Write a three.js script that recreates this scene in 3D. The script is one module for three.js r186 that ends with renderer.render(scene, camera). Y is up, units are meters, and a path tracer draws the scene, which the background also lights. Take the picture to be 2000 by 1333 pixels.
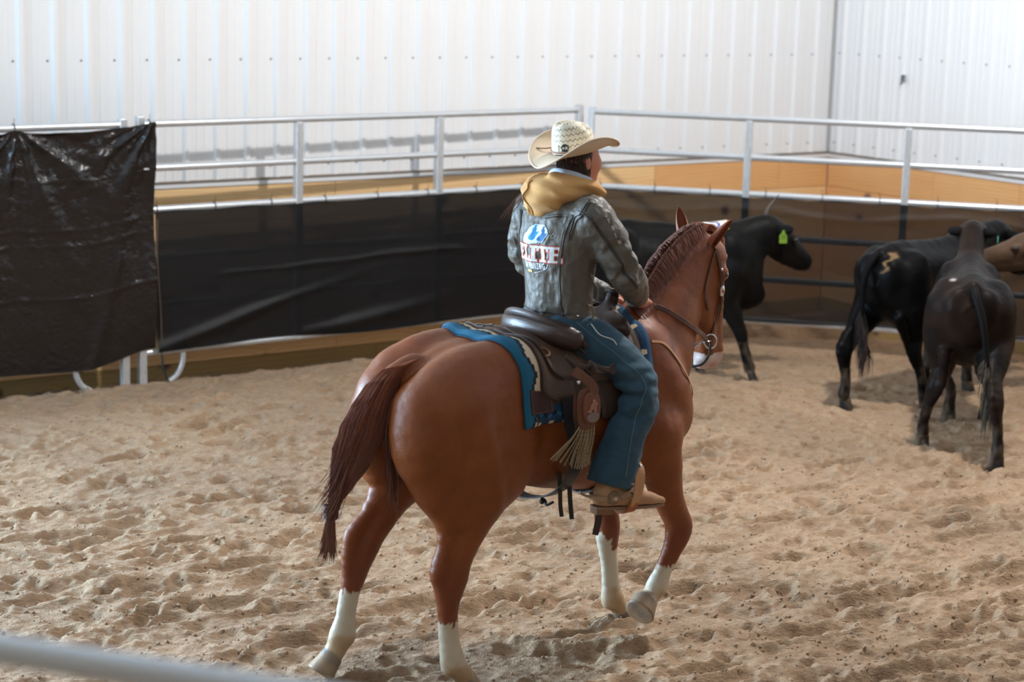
import * as THREE from 'three';
import { mergeGeometries } from 'three/addons/utils/BufferGeometryUtils.js';
import { ImprovedNoise } from 'three/addons/math/ImprovedNoise.js';
import { RoundedBoxGeometry } from 'three/addons/geometries/RoundedBoxGeometry.js';
import { RectAreaLightUniformsLib } from 'three/addons/lights/RectAreaLightUniformsLib.js';

// ------------------------------------------------------------------ camera, light, exposure
const scene = new THREE.Scene();
const renderer = new THREE.WebGLRenderer({ antialias: true });
renderer.toneMapping = THREE.LinearToneMapping;
renderer.toneMappingExposure = 0.118;
renderer.shadowMap.enabled = true;
RectAreaLightUniformsLib.init();

const camera = new THREE.PerspectiveCamera(19.56, 1.5, 0.1, 200);
camera.position.set(0, 3.05, 0);
{
  const pitch = THREE.MathUtils.degToRad(11.08), roll = THREE.MathUtils.degToRad(1.576);
  camera.rotation.order = 'YXZ';
  camera.rotation.set(-pitch, 0, roll);
}
camera.focus = 9.35;
camera.userData.fStop = 2.0;
scene.add(camera);

scene.background = new THREE.Color(0.55, 0.72, 1.0);
scene.backgroundIntensity = 1.2;

// plan of the hall: BACK runs along the long steel wall, END along the gable wall at its far corner
const AW = 0.61289;
const BACK = { n: new THREE.Vector3(Math.sin(AW), 0, Math.cos(AW)), d: new THREE.Vector3(Math.cos(AW), 0, -Math.sin(AW)), off: -13.229 };
const END = { n: new THREE.Vector3(-Math.cos(AW), 0, Math.sin(AW)), d: new THREE.Vector3(Math.sin(AW), 0, Math.cos(AW)), off: -12.793 };
const S_CORNER = 12.793, S_FAR = -2.6, N_BACK = -13.229, N_FRONT = 6.0, ROOM_H = 6.6;
const hall = (s, y, n) => new THREE.Vector3().addScaledVector(BACK.d, s).addScaledVector(BACK.n, n).setY(y);

const DAY_COLOR = new THREE.Color(0.52, 0.76, 1.0);
// two translucent doors left of the picture: a wide one in the long wall, one in the gable
const DAY = [{ wall: 'back', a0: -2.3, a1: 1.7, y0: 0.2, y1: 4.2, power: 370 }, { wall: 'gable', a0: -12.6, a1: -9.4, y0: 0.2, y1: 4.2, power: 75 }];
const LAMP_COLOR = new THREE.Color(1.0, 0.975, 0.945);
const LAMPS = [ // s along the long wall, n from it, candela
  [8.8, -7.6, 860], [-0.5, -6.4, 40], [7.95, 1.6, 45], [-0.5, 1.6, 110],
];

// ------------------------------------------------------------------ helpers
const rngMake = (a) => () => { a |= 0; a = (a + 0x6d2b79f5) | 0; let t = Math.imul(a ^ (a >>> 15), 1 | a); t = (t + Math.imul(t ^ (t >>> 7), 61 | t)) ^ t; return ((t ^ (t >>> 14)) >>> 0) / 4294967296; };
const V = (x, y, z) => new THREE.Vector3(x, y, z);
const N3 = new ImprovedNoise();
const noise = (x, y, z) => N3.noise(x + 100.37, y + 57.11, z + 31.73);
const fbm = (x, y, z, o = 4) => { let s = 0, a = 0.5; for (let i = 0; i < o; i++) { s += a * noise(x, y, z); x *= 2.03; y *= 2.03; z *= 2.03; a *= 0.5; } return s; };
const clamp = (x, a = 0, b = 1) => Math.min(b, Math.max(a, x));
const lerp = (a, b, t) => a + (b - a) * t;
const sstep = (a, b, x) => { const t = clamp((x - a) / (b - a)); return t * t * (3 - 2 * t); };
const srgb = (r, g, b) => new THREE.Color().setRGB(r / 255, g / 255, b / 255, THREE.SRGBColorSpace);
const used = {};
const numbered = (n) => { const k = used[n] = (used[n] ?? -1) + 1; return k ? `${n}_${String(k).padStart(3, '0')}` : n; };
function tag(o, label, category, group, kind) { if (label) o.userData.label = label; if (category) o.userData.category = category; if (group) o.userData.group = group; if (kind) o.userData.kind = kind; return o; }
function thing(name, label, category, pos = [0, 0, 0], turn = 0, group) { const o = new THREE.Group(); o.name = numbered(name); o.position.set(...pos); o.rotation.y = turn; scene.add(o); return tag(o, label, category, group); }
function mesh(name, geo, mat, parent) { const m = new THREE.Mesh(Array.isArray(geo) ? merge(geo) : geo, mat); m.castShadow = m.receiveShadow = true; m.name = parent === scene ? numbered(name) : name; (parent ?? scene).add(m); return m; }
function merge(list) {
  list = list.map((g) => { g = g.index ? g.toNonIndexed() : g; const n = g.attributes.position.count; if (!g.attributes.normal) g.computeVertexNormals(); if (!g.attributes.uv) g.setAttribute('uv', new THREE.BufferAttribute(new Float32Array(n * 2), 2)); for (const k of Object.keys(g.attributes)) if (!['position', 'normal', 'uv', 'color'].includes(k)) g.deleteAttribute(k); return g; });
  return list.length === 1 ? list[0] : mergeGeometries(list);
}
const xf = (g, p, r = [0, 0, 0], s = [1, 1, 1]) => g.applyMatrix4(new THREE.Matrix4().compose(V(...p), new THREE.Quaternion().setFromEuler(new THREE.Euler(...r)), V(...s)));
const rbox = (w, h, d, r = 0.004, seg = 2) => new RoundedBoxGeometry(w, h, d, seg, Math.min(r, w / 2.01, h / 2.01, d / 2.01));
// a straight pipe between two points
function pipe(a, b, r, seg = 16, r2 = r) { const d = b.clone().sub(a), L = d.length(); const g = new THREE.CylinderGeometry(r2, r, L, seg, 1); g.applyMatrix4(new THREE.Matrix4().compose(a.clone().addScaledVector(d, 0.5), new THREE.Quaternion().setFromUnitVectors(V(0, 1, 0), d.normalize()), V(1, 1, 1))); return g; }
const curve = (pts, closed = false) => new THREE.CatmullRomCurve3(pts.map((p) => (p.isVector3 ? p : V(...p))), closed, 'centripetal');
const tube = (pts, r, seg = 24, rad = 8, closed = false) => new THREE.TubeGeometry(curve(pts, closed), seg, r, rad, closed);
// a flat strap along points; up(i) gives the outward face direction
function strap(pts, up, w, t, seg = 40, closed = false) {
  const c = curve(pts, closed), P = [], Nn = [], U = [], I = []; let len = 0, prev = null;
  const prof = [[-0.5, 0], [-0.5, 1], [-0.42, 1.15], [0.42, 1.15], [0.5, 1], [0.5, 0]];
  for (let i = 0; i <= seg; i++) {
    const p = c.getPoint(i / seg), tg = c.getTangent(i / seg), u0 = typeof up === 'function' ? up(p, i / seg) : up;
    const side = tg.clone().cross(u0).normalize(), n = side.clone().cross(tg).normalize();
    if (prev) len += prev.distanceTo(p); prev = p;
    const ww = typeof w === 'function' ? w(i / seg) : w;
    for (const [a, b] of prof) { const q = p.clone().addScaledVector(side, a * ww).addScaledVector(n, b * t); P.push(q.x, q.y, q.z); U.push(len, a * ww); }
  }
  const k = prof.length;
  for (let i = 0; i < seg; i++) for (let j = 0; j < k; j++) { const a = i * k + j, b = i * k + (j + 1) % k, cc = a + k, d = b + k; I.push(a, cc, b, b, cc, d); }
  if (!closed) for (const [s, f] of [[0, 1], [seg, 0]]) for (let j = 1; j < k - 1; j++) f ? I.push(s * k, s * k + j, s * k + j + 1) : I.push(s * k, s * k + j + 1, s * k + j);
  const g = new THREE.BufferGeometry(); g.setAttribute('position', new THREE.Float32BufferAttribute(P, 3)); g.setAttribute('uv', new THREE.Float32BufferAttribute(U, 2)); g.setIndex(I);
  const h = g.toNonIndexed(); h.computeVertexNormals(); return h;
}
// canvas and data textures
function dataTex(w, h, fn, srgbSpace = false, rep = true) {
  const d = new Uint8Array(w * h * 4);
  for (let y = 0; y < h; y++) for (let x = 0; x < w; x++) { const c = fn(x / w, y / h, x, y), i = (y * w + x) * 4; if (typeof c === 'number') { d[i] = d[i + 1] = d[i + 2] = clamp(c) * 255; d[i + 3] = 255; } else { d[i] = clamp(c[0]) * 255; d[i + 1] = clamp(c[1]) * 255; d[i + 2] = clamp(c[2]) * 255; d[i + 3] = 255; } }
  const t = new THREE.DataTexture(d, w, h); t.magFilter = THREE.LinearFilter; t.minFilter = THREE.LinearMipmapLinearFilter; t.generateMipmaps = true; if (rep) t.wrapS = t.wrapT = THREE.RepeatWrapping; if (srgbSpace) t.colorSpace = THREE.SRGBColorSpace; t.needsUpdate = true; return t;
}
// tileable noise: period p cells
const lat = (() => { const r = rngMake(911), t = new Float32Array(65536); for (let i = 0; i < 65536; i++) t[i] = r(); return t; })();
function tnoise(u, v, p, q = p, seed = 0) { const x = u * p, y = v * q, xi = Math.floor(x), yi = Math.floor(y); let fx = x - xi, fy = y - yi; fx = fx * fx * (3 - 2 * fx); fy = fy * fy * (3 - 2 * fy); const h = (a, b) => lat[((((a % p) + p) % p) * 131 + (((b % q) + q) % q) * 7919 + seed * 977) & 65535]; return lerp(lerp(h(xi, yi), h(xi + 1, yi), fx), lerp(h(xi, yi + 1), h(xi + 1, yi + 1), fx), fy); }
const tfbm = (u, v, p, q = p, o = 4, seed = 0) => { let s = 0, a = 0.5, n = 0; for (let i = 0; i < o; i++) { s += a * tnoise(u, v, p << i, q << i, seed + i); n += a; a *= 0.55; } return s / n; };
const repeat = (t, x, y) => { const c = t.clone(); c.repeat.set(x, y); c.needsUpdate = true; return c; };

// ------------------------------------------------------------------ implicit bodies: soft unions of tapered bones, meshed with surface nets
const hyp = (a, b, c = 0) => Math.sqrt(a * a + b * b + c * c);
const smin = (a, b, k) => { const h = Math.max(k - Math.abs(a - b), 0) / k; return Math.min(a, b) - h * h * k * 0.25; };
const smax = (a, b, k) => -smin(-a, -b, k);
class Body {
  constructor() { this.list = []; this.post = []; this.act = this.list; }
  // only the bones that can matter within R of a point
  near(x, y, z, R) { this.act = this.list; const m = this.d(x, y, z); this.act = this.list.filter((p) => hyp(x - p.x, y - p.y, z - p.z) - p.R < m + p.k + 0.06 + 2.4 * R); return m; }
  add(f, c, R, k) { this.list.push({ f, x: c[0], y: c[1], z: c[2], R, k, cut: false }); return this; }
  cut(f, c, R, k) { this.list.push({ f, x: c[0], y: c[1], z: c[2], R, k, cut: true }); return this; }
  // ellipsoid with optional turn about z (in the x-y plane) and y
  ball(c, r, k = 0.05, rz = 0, ry = 0, cut = false) {
    const [a, b, e] = typeof r === 'number' ? [r, r, r] : r, cz = Math.cos(rz), sz = Math.sin(rz), cy = Math.cos(ry), sy = Math.sin(ry);
    const f = (x, y, z) => { x -= c[0]; y -= c[1]; z -= c[2]; let t = cy * x - sy * z; z = sy * x + cy * z; x = t; t = cz * x + sz * y; y = -sz * x + cz * y; x = t; const q = hyp(x / a, y / b, z / e); if (q < 1e-6) return -Math.min(a, b, e); const g = hyp(x / (a * a), y / (b * b), z / (e * e)); return q * (q - 1) / g; };
    (cut ? this.cut : this.add).call(this, f, c, Math.max(a, b, e), k); return this;
  }
  // chain of [x,y,z,r(,rz scale)] bones, smoothed by a spline
  limb(pts, k = 0.05, sub = 4, sq = 1, kin = 0.012) {
    const c = sub > 1 ? curve(pts.map((p) => V(p[0], p[1], p[2]))) : null, P = [];
    if (sub > 1) { const n = pts.length - 1; for (let i = 0; i <= n * sub; i++) { const u = i / sub, j = Math.min(n - 1, Math.floor(u)), t = u - j, q = c.getPoint(i / (n * sub)), s = t * t * (3 - 2 * t) * 0.5 + t * 0.5; P.push([q.x, q.y, q.z, lerp(pts[j][3], pts[j + 1][3], s), lerp(pts[j][4] ?? sq, pts[j + 1][4] ?? sq, t)]); } } else for (const p of pts) P.push([p[0], p[1], p[2], p[3], p[4] ?? sq]);
    const seg = []; let lo = [9, 9, 9], hi = [-9, -9, -9];
    for (let i = 0; i < P.length; i++) for (let a = 0; a < 3; a++) { lo[a] = Math.min(lo[a], P[i][a] - P[i][3]); hi[a] = Math.max(hi[a], P[i][a] + P[i][3]); }
    for (let i = 0; i + 1 < P.length; i++) { const A = P[i], B = P[i + 1], d = [B[0] - A[0], B[1] - A[1], B[2] - A[2]]; seg.push([A, d, d[0] * d[0] + d[1] * d[1] + d[2] * d[2] || 1e-9, B, A[0] + d[0] / 2, A[1] + d[1] / 2, A[2] + d[2] / 2, hyp(d[0], d[1], d[2]) / 2 + Math.max(A[3], B[3]) + kin]); }
    const f = (x, y, z) => {
      let m = 9;
      for (const [A, d, dd, B, cx, cy, cz, cr] of seg) {
        if (m < 9) { const ux = x - cx, uy = y - cy, uz = z - cz, lim = m + cr; if (lim > 0 && ux * ux + uy * uy + uz * uz > lim * lim) continue; }
        const px = x - A[0], py = y - A[1], pz = z - A[2]; let t = (px * d[0] + py * d[1] + pz * d[2]) / dd; t = t < 0 ? 0 : t > 1 ? 1 : t;
        const s = A[4] + (B[4] - A[4]) * t, v = hyp(px - t * d[0], py - t * d[1], (pz - t * d[2]) * s) - (A[3] + (B[3] - A[3]) * t);
        m = m === 9 ? v : smin(m, v, kin);
      }
      return m;
    };
    const cc = [(lo[0] + hi[0]) / 2, (lo[1] + hi[1]) / 2, (lo[2] + hi[2]) / 2]; this.add(f, cc, hyp(hi[0] - cc[0], hi[1] - cc[1], hi[2] - cc[2]), k); return this;
  }
  // sections along x: [x, top, bottom, half width (, centre z)]
  trunk(rows, k = 0.05) {
    const n = rows.length, xs = rows.map((r) => r[0]);
    const at = (x, j) => { let i = 0; while (i < n - 2 && x > xs[i + 1]) i++; const p0 = rows[Math.max(0, i - 1)], p1 = rows[i], p2 = rows[i + 1], p3 = rows[Math.min(n - 1, i + 2)], t = clamp((x - p1[0]) / (p2[0] - p1[0])), v = (p) => p[j] ?? 0; const m1 = (v(p2) - v(p0)) / (p2[0] - p0[0]) * (p2[0] - p1[0]), m2 = (v(p3) - v(p1)) / (p3[0] - p1[0]) * (p2[0] - p1[0]), t2 = t * t, t3 = t2 * t; return (2 * t3 - 3 * t2 + 1) * v(p1) + (t3 - 2 * t2 + t) * m1 + (-2 * t3 + 3 * t2) * v(p2) + (t3 - t2) * m2; };
    const f = (x, y, z) => { const xc = clamp(x, xs[0], xs[n - 1]), top = at(xc, 1), bot = at(xc, 2), b = at(xc, 3), a = (top - bot) / 2, dy = y - (top + bot) / 2, dz = z - at(xc, 4), q = hyp(dy / a, dz / b); let d; if (q < 1e-5) d = -Math.min(a, b); else d = q * (q - 1) / hyp(dy / (a * a), dz / (b * b)); d = Math.max(d, -Math.min(a, b)); const ex = Math.abs(x - xc); return ex > 0 ? hyp(Math.max(d, 0), ex) + Math.min(d, 0) * 0.0 + (d < 0 ? 0 : 0) : d; };
    const tops = rows.map((r) => r[1]), bots = rows.map((r) => r[2]), c = [(xs[0] + xs[n - 1]) / 2, (Math.max(...tops) + Math.min(...bots)) / 2, 0]; this.add(f, c, hyp((xs[n - 1] - xs[0]) / 2, (Math.max(...tops) - Math.min(...bots)) / 2, Math.max(...rows.map((r) => r[3]))) + 0.05, k); return this;
  }
  // truncated cone with flat ends, rounded by e
  cone(A, B, ra, rb, e = 0.006, k = 0.015, sq = 1, sax = null) {
    const d = V(B[0] - A[0], B[1] - A[1], B[2] - A[2]), L = d.length(); d.normalize();
    const f = (x, y, z) => { x -= A[0]; y -= A[1]; z -= A[2]; const t = x * d.x + y * d.y + z * d.z; let qx = x - t * d.x, qy = y - t * d.y, qz = z - t * d.z; if (sax) { const w = (qx * sax[0] + qy * sax[1] + qz * sax[2]) * (sq - 1); qx += sax[0] * w; qy += sax[1] * w; qz += sax[2] * w; } const r = hyp(qx, qy, qz) - lerp(ra, rb, clamp(t / L)) + e, h = Math.max(-t, t - L) + e; return Math.min(Math.max(r, h), 0) + hyp(Math.max(r, 0), Math.max(h, 0)) - e; };
    this.add(f, [(A[0] + B[0]) / 2, (A[1] + B[1]) / 2, (A[2] + B[2]) / 2], L / 2 + Math.max(ra, rb), k); return this;
  }
  warp(f) { this.post.push(f); return this; }
  d(x, y, z) {
    let m = 1e3;
    for (const p of this.act) {
      const far = hyp(x - p.x, y - p.y, z - p.z) - p.R;
      if (p.cut) { if (far < p.k + 0.02) m = smax(m, -p.f(x, y, z), p.k); } else if (far < m + p.k) m = m > 900 ? p.f(x, y, z) : smin(m, p.f(x, y, z), p.k);
    }
    if (m < 0.08 && m > -0.08) for (const w of this.post) m += w(x, y, z);
    return m;
  }
  grad(x, y, z, e = 0.002) { return V(this.d(x + e, y, z) - this.d(x - e, y, z), this.d(x, y + e, z) - this.d(x, y - e, z), this.d(x, y, z + e) - this.d(x, y, z - e)).normalize(); }
  // surface point from o along direction v (march outward from the inside)
  hit(o, v, max = 1.5, off = 0) { let t = 0; for (let i = 0; i < 90 && t < max; i++) { const d = this.d(o.x + v.x * t, o.y + v.y * t, o.z + v.z * t) - off; if (d > -0.0004 && i) break; t += Math.max(-d * 0.8, 0.0008); } return o.clone().addScaledVector(v, t); }
  // surface point seen from outside along v
  seen(o, v, max = 3, off = 0) { let t = 0; for (let i = 0; i < 160; i++) { const d = this.d(o.x + v.x * t, o.y + v.y * t, o.z + v.z * t) - off; if (d < 0.0006) return o.clone().addScaledVector(v, t); t += Math.max(d * 0.7, 0.0006); if (t > max) break; } return null; }
  mesh(lo, hi, h, opt = {}) {
    const nx = Math.ceil((hi[0] - lo[0]) / h) + 1, ny = Math.ceil((hi[1] - lo[1]) / h) + 1, nz = Math.ceil((hi[2] - lo[2]) / h) + 1, S = new Float32Array(nx * ny * nz).fill(1), B = 16, id = (i, j, k) => (i * ny + j) * nz + k;
    const keep = opt.keep, nby = Math.ceil(ny / B), nbz = Math.ceil(nz / B), acts = [];
    const fill = (i0, j0, k0, n, v) => { for (let i = i0; i < Math.min(nx, i0 + n); i++) for (let j = j0; j < Math.min(ny, j0 + n); j++) { const a = id(i, j, k0); S.fill(v, a, a + Math.min(n, nz - k0)); } };
    for (let bi = 0; bi < nx; bi += B) for (let bj = 0; bj < ny; bj += B) for (let bk = 0; bk < nz; bk += B) {
      const c = this.near(lo[0] + (bi + B / 2) * h, lo[1] + (bj + B / 2) * h, lo[2] + (bk + B / 2) * h, B * h * 0.87);
      acts[((bi / B) * nby + bj / B) * nbz + bk / B] = this.act;
      if (Math.abs(c) > B * h * 1.25) { if (c < 0) fill(bi, bj, bk, B, -1); continue; }
      for (let ci = bi; ci < Math.min(nx, bi + B); ci += 4) for (let cj = bj; cj < Math.min(ny, bj + B); cj += 4) for (let ck = bk; ck < Math.min(nz, bk + B); ck += 4) {
        const e = this.d(lo[0] + (ci + 1.5) * h, lo[1] + (cj + 1.5) * h, lo[2] + (ck + 1.5) * h);
        if (Math.abs(e) > 4.6 * h) { if (e < 0) fill(ci, cj, ck, 4, -1); continue; }
        for (let i = ci; i < Math.min(nx, ci + 4); i++) for (let j = cj; j < Math.min(ny, cj + 4); j++) for (let k = ck; k < Math.min(nz, ck + 4); k++) S[id(i, j, k)] = this.d(lo[0] + i * h, lo[1] + j * h, lo[2] + k * h);
      }
    }
    this.act = this.list;
    const blk = [];
    const vid = new Int32Array(nx * ny * nz).fill(-1), P = [], cor = [[0, 0, 0], [1, 0, 0], [0, 1, 0], [1, 1, 0], [0, 0, 1], [1, 0, 1], [0, 1, 1], [1, 1, 1]], edges = [[0, 1], [2, 3], [4, 5], [6, 7], [0, 2], [1, 3], [4, 6], [5, 7], [0, 4], [1, 5], [2, 6], [3, 7]], val = new Float32Array(8);
    for (let i = 0; i < nx - 1; i++) for (let j = 0; j < ny - 1; j++) for (let k = 0; k < nz - 1; k++) {
      let mask = 0; for (let c = 0; c < 8; c++) { val[c] = S[id(i + cor[c][0], j + cor[c][1], k + cor[c][2])]; if (val[c] < 0) mask |= 1 << c; }
      if (!mask || mask === 255) continue;
      let x = 0, y = 0, z = 0, n = 0;
      for (const [a, b] of edges) if ((val[a] < 0) !== (val[b] < 0)) { const t = val[a] / (val[a] - val[b]); x += lerp(cor[a][0], cor[b][0], t); y += lerp(cor[a][1], cor[b][1], t); z += lerp(cor[a][2], cor[b][2], t); n++; }
      vid[id(i, j, k)] = P.length / 3; blk.push(((i >> 4) * nby + (j >> 4)) * nbz + (k >> 4)); P.push(lo[0] + (i + x / n) * h, lo[1] + (j + y / n) * h, lo[2] + (k + z / n) * h);
    }
    const nv = P.length / 3, Nn = new Float32Array(nv * 3), ok = new Uint8Array(nv).fill(1);
    for (let v = 0; v < nv; v++) {
      this.act = acts[blk[v]]; let x = P[3 * v], y = P[3 * v + 1], z = P[3 * v + 2]; const e = opt.eps ?? 0.003, d0 = this.d(x + e, y - e, z - e), d1 = this.d(x - e, y - e, z + e), d2 = this.d(x - e, y + e, z - e), d3 = this.d(x + e, y + e, z + e), g = V(d0 - d1 - d2 + d3, -d0 - d1 + d2 + d3, -d0 + d1 - d2 + d3).normalize(), d = clamp((d0 + d1 + d2 + d3) / 4, -h * 0.5, h * 0.5);
      x -= g.x * d; y -= g.y * d; z -= g.z * d; P[3 * v] = x; P[3 * v + 1] = y; P[3 * v + 2] = z; Nn[3 * v] = g.x; Nn[3 * v + 1] = g.y; Nn[3 * v + 2] = g.z;
      if (keep && !keep(x, y, z)) ok[v] = 0;
    }
    this.act = this.list;
    const I = [];
    const quad = (a, b, c, d, flip) => { if (a < 0 || b < 0 || c < 0 || d < 0 || !(ok[a] && ok[b] && ok[c] && ok[d])) return; flip ? I.push(a, c, b, a, d, c) : I.push(a, b, c, a, c, d); };
    for (let i = 1; i < nx - 1; i++) for (let j = 1; j < ny - 1; j++) for (let k = 1; k < nz - 1; k++) {
      const s = S[id(i, j, k)] < 0;
      if (s !== S[id(i + 1, j, k)] < 0) quad(vid[id(i, j - 1, k - 1)], vid[id(i, j, k - 1)], vid[id(i, j, k)], vid[id(i, j - 1, k)], !s);
      if (s !== S[id(i, j + 1, k)] < 0) quad(vid[id(i - 1, j, k - 1)], vid[id(i - 1, j, k)], vid[id(i, j, k)], vid[id(i, j, k - 1)], !s);
      if (s !== S[id(i, j, k + 1)] < 0) quad(vid[id(i - 1, j - 1, k)], vid[id(i, j - 1, k)], vid[id(i, j, k)], vid[id(i - 1, j, k)], !s);
    }
    const g = new THREE.BufferGeometry(), UV = new Float32Array(nv * 2);
    g.setAttribute('position', new THREE.Float32BufferAttribute(P, 3)); g.setAttribute('normal', new THREE.BufferAttribute(Nn, 3));
    for (let v = 0; v < nv; v++) { const q = opt.uv ? opt.uv(P[3 * v], P[3 * v + 1], P[3 * v + 2], Nn[3 * v], Nn[3 * v + 1], Nn[3 * v + 2]) : [P[3 * v], P[3 * v + 1]]; UV[2 * v] = q[0]; UV[2 * v + 1] = q[1]; }
    g.setAttribute('uv', new THREE.BufferAttribute(UV, 2));
    if (opt.color) { const C = new Float32Array(nv * 3); for (let v = 0; v < nv; v++) { const c = opt.color(P[3 * v], P[3 * v + 1], P[3 * v + 2]); C[3 * v] = c[0]; C[3 * v + 1] = c[1]; C[3 * v + 2] = c[2]; } g.setAttribute('color', new THREE.BufferAttribute(C, 3)); }
    g.setIndex(I); return g;
  }
}
// ------------------------------------------------------------------ the hall: sand floor, steel walls on a timber kickboard, ceiling, daylight panel
const M_STEEL = new THREE.MeshPhysicalMaterial({ color: srgb(232, 232, 233), roughness: 0.42, metalness: 0.0, clearcoat: 0.15, clearcoatRoughness: 0.4, bumpMap: dataTex(256, 256, (u, v) => tfbm(u, v, 6, 6, 3, 3)), bumpScale: 0.0008 });
const M_TRIM = new THREE.MeshStandardMaterial({ color: srgb(228, 228, 230), roughness: 0.45 });
const M_SCREW = new THREE.MeshStandardMaterial({ color: srgb(150, 150, 155), roughness: 0.4, metalness: 0.7 });
const GROUND_LOW = (x, z) => { // the sand lies a little lower along the long wall and behind the fences
  const n = x * BACK.n.x + z * BACK.n.z, dist = n - N_BACK; const nR = x * Math.sin(-0.23167) + z * Math.cos(-0.23167) + 15.8413;
  return -0.05 * sstep(1.5, 0.4, dist) - 0.09 * sstep(0.45, 0.1, dist) - (dist > 0.6 ? 0.05 * sstep(0.9, 0.1, nR) + 0.2 * sstep(-0.1, -2.2, nR) : 0);
};
const PRINTS = [];
{
  const R = rngMake(4242);
  for (let i = 0; i < 1750; i++) { const x = -6.5 + R() * 13, z = -17.2 + R() * 12; PRINTS.push({ x, z, a: (R() - 0.5) * 1.6 + 0.5, r: 0.045 + R() * 0.045, d: (0.018 + 0.045 * R() * R()) * (R() < 0.25 ? 1.6 : 1), e: 1 + R() * 1.1 }); }
  for (let i = 0; i < 1900; i++) { const x = -5 + R() * 10, z = -15.5 + R() * 9; PRINTS.push({ x, z, a: R() * 3, r: 0.022 + R() * 0.026, d: 0.018 + 0.024 * R(), e: 1 + R() * 0.8 }); }   // small pits and kicked holes
  for (let i = 0; i < 150; i++) { const x = -4 + R() * 8, z = -12.5 + R() * 6; PRINTS.push({ x, z, a: 0.55 + (R() - 0.5) * 0.5, r: 0.045 + R() * 0.03, d: 0.03 + 0.03 * R(), e: 2.5 + R() * 2.5 }); }   // drag furrows
  for (const [x, z, r, d] of [[0.05, -8.4, 0.08, 0.03], [-0.95, -8.15, 0.085, 0.04], [0.62, -8.92, 0.08, 0.03]]) PRINTS.push({ x, z, a: 0.6, r, d, e: 1.3 });
}
const PCELL = new Map(), pk = (i, j) => i * 4099 + j;
for (const p of PRINTS) { const e = p.r * p.e * 1.9; for (let i = Math.floor((p.x - e) * 4); i <= Math.floor((p.x + e) * 4); i++) for (let j = Math.floor((p.z - e) * 4); j <= Math.floor((p.z + e) * 4); j++) { const k = pk(i, j); if (!PCELL.has(k)) PCELL.set(k, []); PCELL.get(k).push(p); } }
function sandHeight(x, z) {
  let h = GROUND_LOW(x, z) + 0.02 * fbm(x * 1.1, 0, z * 1.1, 2) + 0.018 * fbm(x * 3.3 + 0.4 * z, 3, z * 3.6, 3);
  const cl = noise(x * 11, 7, z * 11), fine = noise(x * 27, 2, z * 27); const cb = 1 - Math.abs(noise(x * 16 + 3, 9, z * 16)), cs = 1 - Math.abs(noise(x * 38, 4, z * 38)); h += 0.006 * cl + 0.004 * cb * cb * cb + 0.008 * cs * cs * cs * (0.6 + cl) + 0.012 * Math.max(0, fine - 0.12) + 0.006 * Math.max(-0.3, noise(x * 33, 8, z * 36));
  const c = PCELL.get(pk(Math.floor(x * 4), Math.floor(z * 4)));
  if (c) for (const p of c) { const dx = x - p.x, dz = z - p.z, u = (dx * Math.cos(p.a) - dz * Math.sin(p.a)) / (p.r * p.e), v = (dx * Math.sin(p.a) + dz * Math.cos(p.a)) / p.r, q = Math.sqrt(u * u + v * v) * (1 + 0.35 * noise(x * 18, p.x, z * 18)); if (q < 1.8) h += 0.8 * (q < 1 ? -p.d * (1 - q * q * q) : p.d * 0.3 * Math.sin((q - 1) / 0.8 * Math.PI) * (u > -0.4 ? 1 : 0.4)); }
  return h;
}
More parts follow.
